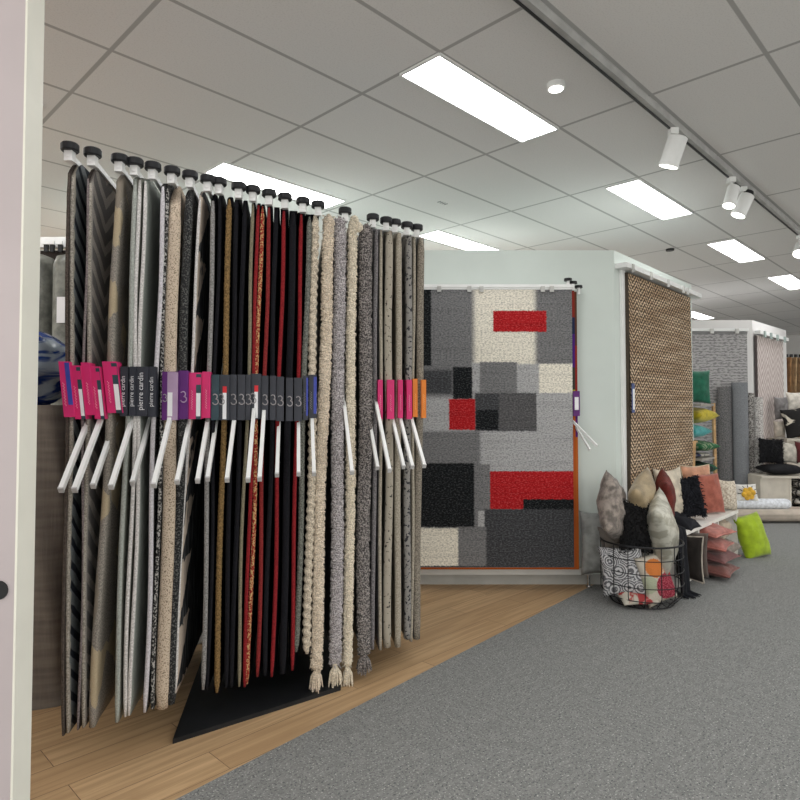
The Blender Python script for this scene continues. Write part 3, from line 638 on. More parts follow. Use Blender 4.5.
# ------------------------------------------------------------------ cushions
def cushion(name, label, ctr, size, mat, yaw=0, tilt=0, roll=0, group=None, fur=0, piping=None, n=18, wrinkle=.010, cat='cushion', ontop=None, pinch=.09):
    w, h, th = size; M = Matrix.Rotation(math.radians(yaw), 3, 'Z') @ Matrix.Rotation(math.radians(tilt), 3, 'X') @ Matrix.Rotation(math.radians(roll), 3, 'Y')
    ctr = Vector(ctr); sd = Vector((ctr.x*3.1, ctr.y*2.3, ctr.z*4.7)); rnd = random.Random(int(ctr.x*1000+ctr.z*100))
    if fur: n = 30
    def pt(a, b, sg):
        x = w/2*a*(1-pinch*(1-b*b)); z = h/2*b*(1-pinch*(1-a*a))
        e = max(0, (1-a*a)*(1-b*b)); y = sg*th/2*e**.42
        wr = wrinkle*(mnoise.noise(Vector((a*2.2, b*2.2, sg))+sd)+.5*mnoise.noise(Vector((a*5, b*5, sg*2))+sd))*(e**.3)
        y += sg*wr
        p = Vector((x, y, z))
        if fur: p += Vector((rnd.uniform(-1,1), rnd.uniform(-1,1), rnd.uniform(-1,1)))*fur
        return p
    zs = [(M @ pt(a, b, s)).z for a in (-1,-.5,0,.5,1) for b in (-1,-.5,0,.5,1) for s in (-1,1)]
    base = Vector((ctr.x, ctr.y, ctr.z+min(zs)))
    m = MB(); idx = {}; vs = []; us = []; fs = []
    for sg in (-1, 1):
        for j in range(n+1):
            for i in range(n+1):
                if sg == 1 and (i in (0, n) or j in (0, n)): idx[(sg,i,j)] = idx[(-1,i,j)]; continue
                idx[(sg,i,j)] = len(vs); a, b = -1+2*i/n, -1+2*j/n; vs.append(ctr+M @ pt(a, b, sg)); us.append((a*w/2, b*h/2))
        for j in range(n):
            for i in range(n):
                q = (idx[(sg,i,j)], idx[(sg,i+1,j)], idx[(sg,i+1,j+1)], idx[(sg,i,j+1)]); fs.append(q if sg < 0 else q[::-1])
    m.add(vs, fs, us)
    if piping is None and not fur:
        o = obj(name, m, mat, base=base, smooth=True); tag(o, label, cat, group); return o
    t = thing(name, label, cat, base, group); obj('cover', m, mat, t, smooth=not fur)
    if fur:
        s = MB()
        for q in range(420):
            a, b = rnd.uniform(-1,1), rnd.uniform(-1,1); sg = rnd.choice((-1,-1,1)); p = pt(a, b, sg); o_ = Vector((rnd.uniform(-1,1)+a*.6, sg*.7, rnd.uniform(-1,1)+b*.6)).normalized()*fur*3.2
            s.tube([ctr+M @ p, ctr+M @ (p+o_*.6), ctr+M @ (p+o_+Vector((0,0,-fur*.8)))], [fur*.55, fur*.4, fur*.08], 4)
        obj('fur', s, mat, t)['kind'] = 'stuff'
    if piping:
        per = [(-1+2*i/12, -1) for i in range(12)]+[(1, -1+2*i/12) for i in range(12)]+[(1-2*i/12, 1) for i in range(12)]+[(-1, 1-2*i/12) for i in range(13)]
        s = MB(); s.tube([ctr+M @ pt(a, b, 1) for a, b in per], .006, 6); obj('piping', s, piping, t, smooth=True)
    return t
def fab(name, c, rough=.85, var=.12, scale=14, bump=.3, bscale=220, sheen=.2): return plain(name, c, rough, var, scale, bump, bscale, 0, sheen)
def m_damask():
    k = N('damask_grey'); u = k.uv(); c = k.vor(u, 8, 'F1'); r_ = k.math('PINGPONG', c, .10); n_ = k.noise(u, 60, 2)
    f = k.math('MAXIMUM', k.step(k.math('ABSOLUTE', k.math('SUBTRACT', k.math('FRACT', k.math('MULTIPLY', r_, 9)), .5)), .22, .28), k.step(n_, .60, .63)); return k.done(k.mix(f, (.13,.13,.14), (.56,.56,.57)), .9)
def m_flowers():
    k = N('patch_flower'); u = k.uv(); n_ = k.noise(u, 90, 2); x = k.xyz(u)
    col = (.55,.50,.42)
    def disc(cx, cy, r): return k.step(k.math('SUBTRACT', k.math('SQRT', k.math('ADD', k.math('POWER', k.math('SUBTRACT', x[0], cx), 2), k.math('POWER', k.math('SUBTRACT', x[1], cy), 2))), k.math('MULTIPLY', n_, .03)), r, r-.006)
    col = k.mix(disc(-.02,.09,.06), col, (.62,.20,.05)); col = k.mix(disc(.10,.04,.035), col, (.62,.15,.03)); col = k.mix(disc(-.10,-.02,.05), col, (.42,.45,.33)); col = k.mix(disc(.045,-.07,.09), col, k.mix(k.step(n_, .45, .6), (.22,.012,.03), (.42,.09,.12)))
    k.bump(n_, .5, .01); return k.done(col, .9)
def m_silver():
    k = N('silver_foil'); u = k.uv(); n_ = k.noise(u, 14, 4, .6, .4); return k.done(k.mix(k.step(n_, .42, .6), (.36,.35,.29), (.58,.57,.50)), .42, .4)
def m_hide(name, a, b, sc=7, th=.48):
    k = N(name); n_ = k.noise(k.uv(), sc, 3, .5, .5); return k.done(k.mix(k.step(n_, th, th+.06), a, b), .85)
BCT = Vector((1.785, 4.62, 0))
g = 'cushions in the wire basket'
cushion('velvet_cushion', 'crumpled taupe velvet cushion standing at the left of the basket', at(613, 509, 4.62), (.44,.46,.19), fab('taupe_velvet', (.235,.20,.175), .6, .25, 22), 60, -4, 24, g, wrinkle=.022)
cushion('satin_cushion', 'gold tan satin cushion standing behind the black furry one', at(642, 505, 4.72), (.40,.46,.20), fab('gold_satin', (.33,.255,.15), .45, .15, 9), 56, 4, -22, g, wrinkle=.016)
cushion('furry_cushion', 'black furry cushion sitting between taupe and silver cushions', at(637, 527, 4.57), (.26,.37,.15), fab('black_fur', (.012,.012,.013), .8), 10, -8, 6, g, fur=.010)
cushion('metallic_cushion', 'silver metallic cushion leaning at the right of the basket', at(662.5, 531, 4.58), (.40,.52,.20), m_silver(), 60, -6, -20, g, wrinkle=.012)
cushion('damask_cushion', 'grey and white damask cushion inside the basket, front left', at(622.5, 571, 4.53), (.31,.36,.10), m_damask(), -14, -6, -5, g)
cushion('patchwork_cushion', 'cream cushion with orange and maroon flowers in the basket', at(656, 578, 4.50), (.26,.37,.11), m_flowers(), 16, -8, -14, g)
cushion('striped_cushion', 'red and cream cushion lying at the bottom of the basket', at(634, 594, 4.52), (.28,.24,.07), m_hide('red_cream_print', (.50,.47,.40), (.36,.05,.05), 9), 10, -70, 0, g)
cushion('bolster_cushion', 'dark taupe cushion deep in the basket under the velvet one', at(619, 546, 4.70), (.30,.30,.14), fab('dark_taupe', (.14,.125,.11)), 12, -20, 0, g)
# wire basket
bk = thing('wire_basket', 'round black wire basket full of cushions beside the bench', 'basket', BCT)
def ring(z, r): return [BCT+Vector((r*math.cos(a*2*PI/40), r*math.sin(a*2*PI/40), z)) for a in range(41)]
def brad(z): return .215+.072*sm(z/.10)-.002*z
m = MB(); m.tube(ring(.45, brad(.45)), .007, 8); obj('rim', m, BLACK, bk, smooth=True)
for z in (.012, .07, .165, .26, .355):
    m = MB(); m.tube(ring(z, brad(z)), .0035 if z > .02 else .005, 6); obj('hoop', m, BLACK, bk, smooth=True)
for a in range(16):
    an = a*2*PI/16+.1; m = MB(); m.tube([BCT+Vector((brad(z)*math.cos(an), brad(z)*math.sin(an), z)) for z in (.012,.03,.05,.075,.1,.2,.33,.45)], .0035, 6); obj('upright_wire', m, BLACK, bk, smooth=True)
m = MB()
for a in range(-3, 4):
    h_ = math.sqrt(max(0, .215**2-(a*.055)**2)); m.tube([BCT+Vector((a*.055, -h_, .01)), BCT+Vector((a*.055, h_, .01))], .003, 6)
obj('base_grid', m, BLACK, bk)
# grey cushion behind the basket against the wall corner
cushion('round_cushion', 'plain grey cushion on the floor leaning on the wall corner behind the basket', at(597, 543, 4.90), (.26,.50,.14), fab('flat_grey', (.27,.28,.27)), -4, -6, 0)
# ------------------------------------------------------------------ bench
SEAT = .45; BE = 1.80
bn = thing('cubby_bench', 'white cubby bench with cushions along the angled wall', 'bench', K(.95, -.22, 0))
BW = plain('bench_white', (.76,.74,.70), .45, .03)
Mb = Matrix((F1, F2, Z)).transposed()
def bbox(t0, t1, e0, e1, z0, z1): return MB().box(K((t0+t1)/2, (e0+e1)/2, (z0+z1)/2), (t1-t0, e1-e0, z1-z0), Mb)
obj('seat', bbox(.08, BE, -.43, -.02, SEAT-.03, SEAT), BW, bn)
for a in (.08, .64, 1.18, BE-.025): obj('side_panel', bbox(a, a+.025, -.42, -.03, .06 if a < 1 else 0, SEAT-.03), BW, bn)
obj('back_panel', bbox(.10, BE-.02, -.045, -.03, .03, SEAT-.03), BW, bn); obj('bottom_shelf', bbox(.10, BE-.02, -.41, -.045, .03, .05), BW, bn)
for a, e in ((.10,-.40),(.10,-.08),(BE-.03,-.40),(BE-.03,-.08)):
    obj('foot', bbox(a-.015, a+.015, e-.015, e+.015, 0, .03), BW, bn)
g = 'cushions on the cubby bench'; FY = math.degrees(math.atan2(F1.y, F1.x))   # yaw of a cushion facing out from the bench
def onb(px, Y, h): p = at(px, 500, Y); return V(p.x, p.y)+Z*(SEAT+h)
cushion('burgundy_cushion', 'burgundy cushion seen edge-on behind the silver cushion', onb(664, 5.20, .215), (.40,.43,.17), fab('burgundy', (.13,.02,.015), .6, .15, sheen=0), 72, 0, -14, g)
cushion('cream_cushion', 'cream cushion with pointed corners, at the back of the bench', onb(671, 5.46, .235), (.36,.46,.13), fab('cream_linen', (.56,.50,.40)), 28, -12, 0, g, pinch=.16)
cushion('shaggy_cushion', 'black shaggy cushion in the middle of the bench', onb(687, 5.50, .195), (.30,.36,.13), fab('black_shag', (.012,.013,.018), .9), 8, -12, -4, g, fur=.009)
cushion('peach_cushion', 'peach cushion with beige edge between black and terracotta cushions', onb(698, 5.96, .225), (.36,.43,.11), fab('peach_linen', (.52,.27,.17)), 20, -10, 0, g, piping=fab('beige_cord', (.55,.45,.32)))
cushion('terracotta_cushion', 'terracotta cushion upright on the bench, right of black shaggy one', onb(709.5, 5.80, .185), (.25,.37,.12), fab('terracotta_velvet', (.35,.105,.072), .75), 8, -10, -4, g, pinch=.05)
cushion('knitted_cushion', 'cream knitted cushion at the far end of the bench', onb(726, 6.02, .145), (.22,.30,.14), speck('cream_knit', (.40,.34,.27), (.66,.60,.50), 60, .4, .6), 14, -14, 8, g)
g = 'cushions stuffed in the bench cubbies'
PK = [('salmon pink cushion, topmost of the stack in the bench cubby', (.36,.13,.105), .375, .02, -8), ('coral pink cushion, second from top in the bench cubby', (.31,.105,.085), .272, -.01, 6), ('mauve cushion under the coral one in the bench cubby', (.15,.06,.058), .17, .02, -4), ('dusky rose brown cushion at the bottom of the cubby stack', (.16,.06,.05), .07, -.03, 4)]
for lb, c, z, dx, tw_ in PK:
    cushion('folded_cushion', lb, K(.92+dx, -.38-(.38-z)*.2, z), (.40,.36,.105), fab('cubby_'+lb.split()[0], c, .7), FY+tw_, -84, 0, g, wrinkle=.02, piping=fab('cord_'+lb.split()[0], tuple(min(1, a*1.25) for a in c)))
cushion('folded_cushion', 'beige crumpled cushion at the right side of the cubby opening', K(1.45, -.35, .30), (.40,.20,.20), fab('cubby_beige', (.40,.33,.25)), FY+4, -50, 0, g, wrinkle=.03)
cushion('folded_cushion', 'brown grey cushion under the beige one in the right cubby', K(1.47, -.31, .14), (.44,.36,.16), fab('cubby_browngrey', (.22,.18,.15)), FY, -84, 0, g, wrinkle=.02)
cushion('folded_cushion', 'dark brown cushion standing upright in the left cubby', K(.52, -.37, .245), (.34,.36,.10), fab('cubby_darkbrown', (.085,.065,.055)), FY+84, 0, 0, g)
cushion('folded_cushion', 'black brown cushion with pale edge, outermost in the left cubby', K(.37, -.38, .24), (.34,.36,.10), fab('cubby_black', (.022,.018,.016)), FY+80, 0, 0, g, piping=fab('pale_cord', (.45,.40,.34)))
# black throw hanging over the bench end down to the floor
t = thing('black_throw', 'black fringed throw hanging off the bench behind the basket', 'throw', K(.10, -.46, 0))
def thr(u, v):
    s = v*1.0; e = -.16-s if s < .29 else -.452-.03*sm((s-.29)/.5); z = SEAT+.012+.05*math.sin(s*9)*(s < .29) if s < .29 else SEAT-.0-(s-.29)*.60
    return K(.02+u*.17+.02*math.sin(v*7), e-.012*math.sin(u*14+v*3), max(z, .03))
m = MB(); m.grid(thr, 22, 40); th_ = obj('cloth', m, fab('black_wool', (.012,.013,.017), .95), t, smooth=True)
md = th_.modifiers.new('thickness', 'SOLIDIFY'); md.thickness = .008
m = MB(); rnd = random.Random(3)
for i in range(24):
    p = thr(i/23, 1.0); o_ = -F2*(.02+.07*rnd.random())+F1*rnd.uniform(-.03, .05); m.tube([p, p+o_*.4-Z*.014, V(p.x, p.y)+o_+Z*.008], [.006,.007,.004], 5)
obj('fringe', m, fab('black_wool', (.012,.013,.017)), t)
cushion('fringe_cushion', 'rumpled black fabric bunched on the bench left of the shaggy cushion', onb(681, 5.17, .04), (.26,.26,.10), fab('black_wool', (.012,.013,.017)), FY, -70, 0, wrinkle=.03, cat='throw')
cushion('lime_cushion', 'lime green cushion leaning on the floor at the bench end', at(752, 536, 6.05), (.31,.42,.17), fab('lime_velvet', (.30,.42,.015), .8, .08), 16, -14, -9, pinch=.05)
# ------------------------------------------------------------------ ladder shelf with cushions
LS = lambda a, b, z=0: D + F1*a + F2*b + Z*z
WOOD = plain('pine_wood', (.50,.31,.15), .5, .12, 20)
sh = thing('ladder_shelf', 'pine ladder shelf full of coloured cushions behind the bench', 'shelf', LS(.25, .14))
def leg(a, b, w=.022): return MB().bar(a, b, w, w*1.3)
obj('leg', leg(LS(-.06,-.02,1.10), LS(-.19,-.005,0), .030), WOOD, sh)
obj('leg', leg(LS(.47,-.06,1.49), LS(.46,-.08,0), .026), WOOD, sh)
obj('leg', leg(LS(.03,.34,1.49), LS(.03,.36,0)), WOOD, sh); obj('leg', leg(LS(.47,.34,1.49), LS(.47,.36,0)), WOOD, sh)
Ml = Mb
SHG = plain('shelf_grey', (.30,.28,.25), .6)
for z in (1.47, .905, .50):
    m = MB(); m.box(LS(.25, .14, z), (.46, .42, .022), Ml); obj('shelf_board', m, SHG if z > .6 else WOOD, sh)
m = MB(); m.bar(LS(-.06,-.02,1.09), LS(.03,-.02,1.09), .02); obj('brace', m, WOOD, sh)
g = 'cushions on the ladder shelf'
p_ = lambda px, z, Y=6.72: V(at(px, 420, Y).x, Y)+Z*z
LC = LS(.30, .14)
cushion('green_cushion', 'dark green velvet cushion standing on top of the ladder shelf', p_(697, 1.665, 6.62), (.30,.37,.13), fab('emerald_velvet', (.012,.12,.07), .7), 0, -6, 2, g)
def lay(label, z, th, mat, px=705, wd_=.42, pip=None, yaw=40): return cushion('stacked_cushion', label, V(LC.x+(px-705)*.011, LC.y-.02)+Z*z, (wd_,.42,th), mat, yaw, -88, 0, g, pinch=.07, piping=pip)
lay('mustard yellow cushion under the green one on the ladder shelf', 1.365, .175, fab('mustard', (.47,.38,.02)), 706, .46)
lay('teal and grey cushion below the mustard one', 1.195, .16, fab('teal_satin', (.03,.29,.30), .5), 700, .42)
lay('green leaf print cushion below the teal one', 1.035, .12, m_hide('green_leaf_print', (.02,.11,.045), (.20,.26,.16), 22), 707, .46)
lay('beige cushion with navy top under the leaf print one', .945, .055, m_hide('navy_print', (.02,.025,.07), (.40,.38,.33), 5), 700, .40)
lay('dark green black cushion on the lower ladder shelf board', .80, .15, m_hide('black_green_print', (.012,.02,.018), (.03,.10,.06), 14), 705, .44)
lay('bright lime cushion at the bottom of the ladder shelf', .60, .14, fab('lime_linen', (.42,.48,.03)), 709, .46)
# ------------------------------------------------------------------ far display block: rugs, rails, rolls
def m_ribs():
    k = N('grey_ribbed_weave'); x = k.xyz(k.uv()); n_ = k.noise(k.map(k.uv(), (20, 60, 1)), 1, 3); f = k.math('ABSOLUTE', k.math('SUBTRACT', k.math('FRACT', k.math('DIVIDE', x[1], .042)), .5))
    s = k.math('ADD', k.math('MULTIPLY', f, .6), k.math('MULTIPLY', k.math('SUBTRACT', n_, .42), 1.9)); return k.done(k.mix(k.step(s, .1, .4), (.20,.195,.20), (.40,.39,.39)), .95)
def m_chev():
    k = N('pale_chevron_weave'); x = k.xyz(k.uv()); z = k.math('PINGPONG', x[0], .25); n_ = k.noise(k.uv(), 8, 3)
    f = k.math('FRACT', k.math('DIVIDE', k.math('ADD', k.math('ADD', x[1], k.math('MULTIPLY', z, -1.4)), k.math('MULTIPLY', n_, .08)), .11)); f = k.math('ABSOLUTE', k.math('SUBTRACT', f, .5))
    return k.done(k.mix(k.step(f, .14, .30), (.66,.60,.58), (.42,.35,.33)), .95)
yr = C2.y-.05; a_, b_ = at(680, 400, yr).x, at(748, 400, yr).x; zt2 = at(720, 332, yr).z
t = thing('grey_wall_rug', 'grey ribbed rug on the far display wall behind the rolls', 'rug', V((a_+b_)/2, yr)+Z*.3)
m = MB(); m.box(((a_+b_)/2, yr+.012, (zt2+.3)/2), (b_-a_, .03, zt2-.3)); obj('weave', m, m_ribs(), t)
m = MB(); m.box(((a_+b_)/2, yr-.008, zt2-.012), (b_-a_, .012, .03)); obj('hem', m, plain('hem_grey', (.2,.2,.2)), t)
t = thing('far_rail', 'pale rail with clips above the far grey rug', 'rail', V((a_+b_)/2, yr)+Z*zt2)
m = MB(); m.box(((a_+b_)/2, yr+.005, zt2+.03), (b_-a_+.04, .05, .04)); obj('rail', m, WHITE, t)
for px in (711, 736):
    m = MB(); m.box((at(px, 330, yr).x, yr-.025, zt2+.01), (.05, .02, .07)); obj('clip', m, plain('clip_grey', (.5,.5,.5)), t)
q = C2-G2*.05; c0 = atplane(757, 335, q, G2); c1 = atplane(783, 342, q, G2); s0, s1 = (c0-C2).dot(G1), (c1-C2).dot(G1); zt3 = (c0.z+c1.z)/2
K2 = lambda s, e, z: C2+G1*s+G2*e+Z*z
t = thing('chevron_wall_rug', 'pale pinkish chevron rug on the far angled wall', 'rug', K2((s0+s1)/2, -.04, .3))
m = MB(); m.grid(lambda u, v: K2(lerp(s0, s1, u), -.05, lerp(.3, zt3, v)), 2, 2, uvfn=lambda u, v: (lerp(s0, s1, u), lerp(.3, zt3, v))); obj('weave', m, m_chev(), t)
m = MB(); m.bar(K2(s0, -.032, (.3+zt3)/2), K2(s1, -.032, (.3+zt3)/2), .03, zt3-.3); obj('backing', m, plain('rug_backing_dark', (.10,.08,.08)), t)
q0 = atplane(759.5, 410, C2-G2*.06, G2); sq = (q0-C2).dot(G1); m = MB(); m.bar(K2(sq-.05, -.06, q0.z), K2(sq+.05, -.06, q0.z), .006, .28); tg = obj('price_tag', m, PAPER, t)
m = MB(); m.bar(K2(sq-.05, -.065, q0.z+.11), K2(sq+.05, -.065, q0.z+.11), .004, .06); obj('blue_header', m, BLUE, tg)
t = thing('far_angled_rail', 'white rail with green grey clips above the chevron rug', 'rail', K2(.7, -.06, zt3))
m = MB(); m.bar(K2(.03, -.06, zt3+.04), K2(s1+.12, -.06, zt3+.04), .08, .05); obj('rail', m, WHITE, t)
for q in (.12, .35, .6, .9): m = MB(); m.bar(K2(s0+(s1-s0)*q-.03, -.11, zt3+.02), K2(s0+(s1-s0)*q+.03, -.11, zt3+.02), .02, .09); obj('clip', m, plain('clip_green_grey', (.35,.42,.40)), t)
def roll(name, label, a, b, r, mat, group=None, wrap=None, core=None):
    a, b = Vector(a), Vector(b); d = (b-a).normalized(); ref = Vector((0,0,1)) if abs(d.z) < .9 else Vector((1,0,0)); x = d.cross(ref).normalized(); y = d.cross(x)
    t = thing(name, label, 'rolled rug', a if d.z > .5 else Vector((a.x,a.y,a.z-r)), group); m = MB(); vs = []; us = []; fs = []; n = 110; L = (b-a).length
    for i in range(n):
        ang = i/n*2*PI*4; rr = r*(.25+.75*i/(n-1)); o_ = (x*math.cos(ang)+y*math.sin(ang))
        for q, w_ in ((a, rr), (b, rr), (b, rr-r*.12), (a, rr-r*.12)): vs.append(q+o_*w_); us.append((ang*.05, (q-a).length))
    for i in range(n-1):
        for k_ in range(4): fs.append((i*4+k_, i*4+(k_+1) % 4, i*4+4+(k_+1) % 4, i*4+4+k_))
    fs += [(0,1,2,3), (n*4-1,n*4-2,n*4-3,n*4-4)]
    m.add(vs, fs, us); obj('pile', m, mat, t)
    if wrap: w_ = MB(); w_.tube([a-d*.012, a+d*.02, b-d*.02, b+d*.03, b+d*.05], [r*.6, r*1.03, r*1.03, r*.85, r*.3], 28); obj('plastic_wrap', w_, wrap, t, smooth=True)
    return t
def up(px, Y, zt_, r): p = at(px, 450, Y); return V(p.x, Y), V(p.x, Y)+Z*zt_, r
g = 'rolled rugs standing against the far wall'
for lb, px, Y, zt_, r, mt in [('short dark grey roll standing left of the tall grey roll', 725, 8.68, 1.74, .10, speck('roll_dark_grey', (.10,.10,.105), (.19,.185,.185), 90)), ('tall slate grey roll standing before the ribbed rug', 740, 8.62, 1.80, .115, speck('roll_slate', (.17,.18,.195), (.23,.24,.255), 120)), ('grey speckled roll standing right of the slate roll', 751, 8.70, 1.66, .06, speck('roll_speckle', (.14,.13,.12), (.46,.44,.42), 60)), ('pale speckled roll standing at the corner of the far wall', 758, 8.66, 1.60, .075, speck('roll_pale', (.30,.28,.27), (.60,.58,.56), 70))]:
    a, b, r_ = up(px, Y, zt_, r); roll('standing_rug_roll', lb, a, b, r_, mt, g)
g = 'rolled rugs lying on the carpet'
TP = plain('roll_beige', (.46,.40,.34)); PLS = plain('white_plastic_wrap', (.72,.75,.80), .22, .08, 30, .3, 20)
roll('lying_rug_roll', 'beige roll lying on the carpet behind the lime cushion', (3.95,7.86,.088), (6.9,7.86,.088), .085, TP, g)
roll('lying_rug_roll', 'brownish roll lying on the carpet behind the beige one', (3.95,8.04,.092), (6.9,8.04,.092), .085, plain('roll_brownish', (.40,.33,.28)), g)
roll('lying_rug_roll', 'plastic wrapped white roll lying on top of the beige rolls', (4.15,7.95,.222), (4.93,7.95,.222), .066, PLS, g, wrap=PLS)
fc = at(746, 493, 7.95); t = thing('flower_cushion', 'white cushion with a yellow flower, on the plastic wrapped roll', 'cushion', fc-Z*.12)
o = cushion('cover', '', fc, (.30,.24,.10), m_hide('white_black_strokes', (.72,.71,.68), (.62,.60,.58), 8), 0, -20, 0)
for k_ in ('label', 'category', 'group'):
    if k_ in o: del o[k_]
o.parent = t; o.location = o.location - W[t.name]
YEL = fab('yellow_petals', (.72,.42,.05)); m = MB()
for i in range(6):
    an = i*PI/3+.2; c = fc+Vector((math.cos(an)*.055, -.062, math.sin(an)*.05+.0)); m.grid(lambda u, v: c+Vector((math.cos(u*2*PI)*math.sin(v*PI)*.038, math.cos(v*PI)*.012, math.sin(u*2*PI)*math.sin(v*PI)*.038)), 12, 7)
m.grid(lambda u, v: fc+Vector((math.cos(u*2*PI)*math.sin(v*PI)*.034, -.066+math.cos(v*PI)*.014, math.sin(u*2*PI)*math.sin(v*PI)*.034)), 12, 7); obj('flower', m, YEL, t, smooth=True)
m = MB(); rnd = random.Random(5)
for i in range(12):
    an = i*PI/6; p0 = fc+Vector((math.cos(an)*.085, -.045, math.sin(an)*.075)); m.tube([p0, p0+Vector((math.cos(an)*.04, .012, math.sin(an)*.03))], .005, 5)
obj('black_strokes', m, BLACK, t)
# far cubby bench with black cushions
BG = plain('cubby_beige_laminate', (.56,.52,.45), .5, .04)
x0 = at(761, 490, 8.22).x; x1 = x0+2.0; zf = at(770, 476, 8.22).z; xm = at(791, 490, 8.22).x
t = thing('far_bench', 'beige bench box with black cushions at the right edge', 'bench', V((x0+x1)/2, 8.45))
m = MB(); m.box(((x0+x1)/2, 8.43, zf-.015), (x1-x0, .46, .03)); obj('seat', m, BG, t)
m = MB(); m.box(((x0+xm)/2, 8.25, zf/2-.015), (xm-x0, .03, zf-.03)); obj('front_panel', m, BG, t)
for xx in (x0+.013, xm, x1-.013): m = MB(); m.box((xx, 8.43, zf/2-.015), (.026, .40, zf-.03)); obj('side_panel', m, BG, t)
m = MB(); m.box(((x0+x1)/2, 8.635, zf/2-.015), (x1-x0, .03, zf-.03)); obj('back_panel', m, BG, t)
g = 'cushions at the far bench'
BF = fab('black_fleece', (.012,.012,.014), .9)
cf = lambda px, py, Y=8.42: at(px, py, Y)
cushion('flat_cushion', 'black flat cushion lying on the far bench', V(cf(780,470).x, 8.40)+Z*(zf+.075), (.54,.36,.14), BF, 0, -88, 0, g)
cushion('furry_black_cushion', 'black furry cushion standing on the far flat one', V(cf(772,455).x, 8.44)+Z*(zf+.315), (.34,.34,.12), BF, 0, -6, 3, g, fur=.008)
cushion('pale_cushion', 'pale beige cushion right of the far black furry cushion', V(cf(791,456).x, 8.46)+Z*(zf+.29), (.26,.28,.12), fab('pale_grey_linen', (.50,.47,.41)), 0, -8, 8, g)
cushion('maroon_cushion', 'dark maroon cushion at the very right of the far bench', V(cf(803,455).x, 8.42)+Z*(zf+.30), (.20,.30,.12), fab('maroon_linen', (.10,.02,.02)), 0, -8, 0, g)
for i in range(4): cushion('zebra_cushion', ['lowest','second','third','topmost'][i]+' black and white cushion of the stack in the far bench', V(xm+.24, 8.42)+Z*(.085+i*.118), (.40,.40,.115), m_hide('zebra_print', (.03,.028,.028), (.50,.47,.43), 16) if i == 0 else bpy.data.materials['zebra_print'], 8*i, -88, 0, 'black and white cushions in the far bench')
# shelf unit behind it with cushions
zs_ = at(790, 438, 9.0).z; xs = at(779, 420, 8.92).x
t = thing('pedestal_shelf', 'beige shelf unit behind the far bench at the right edge', 'shelf', V(xs+.6, 9.0))
m = MB(); m.box((xs+.6, 8.97, zs_-.015), (1.2, .46, .03)); obj('top_board', m, BG, t)
for xx in (xs+.015, xs+1.185): m = MB(); m.box((xx, 8.97, zs_/2-.015), (.03, .44, zs_-.03)); obj('side_panel', m, BG, t)
m = MB(); m.box((xs+.6, 8.80, zs_/2-.015), (1.14, .025, zs_-.03)); obj('front_panel', m, BG, t)
g = 'cushions on the pedestal shelf'
cushion('cowhide_cushion', 'black and cream cowhide cushion on the shelf at the right edge', V(at(797,420,8.92).x, 8.93)+Z*(zs_+.22), (.40,.44,.14), m_hide('cowhide_print', (.014,.013,.013), (.62,.57,.48), 6, .56), 0, -8, -8, g)
cushion('grey_fur_cushion', 'grey fluffy cushion balanced on the shelf beside the cowhide one', V(at(784,400,8.99).x, 9.06)+Z*(zs_+.43), (.20,.34,.13), fab('grey_fluff', (.20,.19,.19)), 0, -4, 0, g, wrinkle=.03)
cushion('support_cushion', 'cream cushion at the shelf under the grey fluffy one', V(at(781,425,8.99).x, 9.03)+Z*(zs_+.125), (.16,.25,.12), fab('support_cream', (.50,.45,.38)), 0, -4, 0, g)
cushion('ivory_cushion', 'ivory cushion above the cowhide cushion at the right edge', V(at(799,397,8.99).x, 9.08)+Z*(zs_+.52), (.26,.30,.12), fab('ivory_linen', (.62,.58,.52)), 0, -6, 0, g)
# distant rack of brown rugs
g = 'brown rugs hanging on the distant rack'
YY = 11.3; x0 = at(785, 380, YY).x; zt4 = at(790, 357, YY).z
cols = [(.26,.14,.075), (.36,.20,.09), (.42,.29,.16), (.34,.22,.12), (.07,.035,.022), (.10,.045,.028), (.05,.03,.022)]
names = ['reddish brown rug, first on the distant rack', 'ochre brown rug, second on the distant rack', 'tan rug in the middle of the distant rack', 'light brown rug right of the tan one far away', 'dark umber rug far away at the right edge', 'dark russet rug beside the umber one far away', 'nearly black brown rug, last on the distant rack']
for i, (c, nm) in enumerate(zip(cols, names)):
    x = x0+.05+i*.085; t = thing('distant_rug', nm, 'rug', V(x, YY+.4)+Z*.2, g)
    m = MB(); m.grid(lambda u, v: Vector((x+.02*math.sin(v*5+i)+.03*math.cos(u*2*PI), YY+.4+.4*math.sin(u*2*PI), lerp(.2, zt4, v))), 17, 14); obj('pile', m, fab('distant_brown_'+'abcdefg'[i], c), t, smooth=True)
    m = MB(); m.tube([Vector((x, YY+.02, zt4)), Vector((x, YY+.02, zt4+.05))], .03, 12); obj('cap', m, BLACK, t)
t = thing('distant_rail', 'thin white rail holding the distant brown rugs', 'rail', V(x0+.3, YY+.75))
m = MB(); m.box((x0+.35, YY+.84, zt4-.02), (.9, .04, .04)); obj('rail', m, WHITE, t)
m = MB(); m.bar(V(x0+.75, YY+.84), V(x0+.75, YY+.84)+Z*zt4, .04); obj('post', m, WHITE, t)
# pillar at the right edge
p = at(802, 340, 12.5); m = MB(); m.box((p.x+.16, 12.5, CEIL/2), (.22, .22, CEIL)); struct('trim_1', m, plain('pillar_dark', (.05,.06,.10), .5))
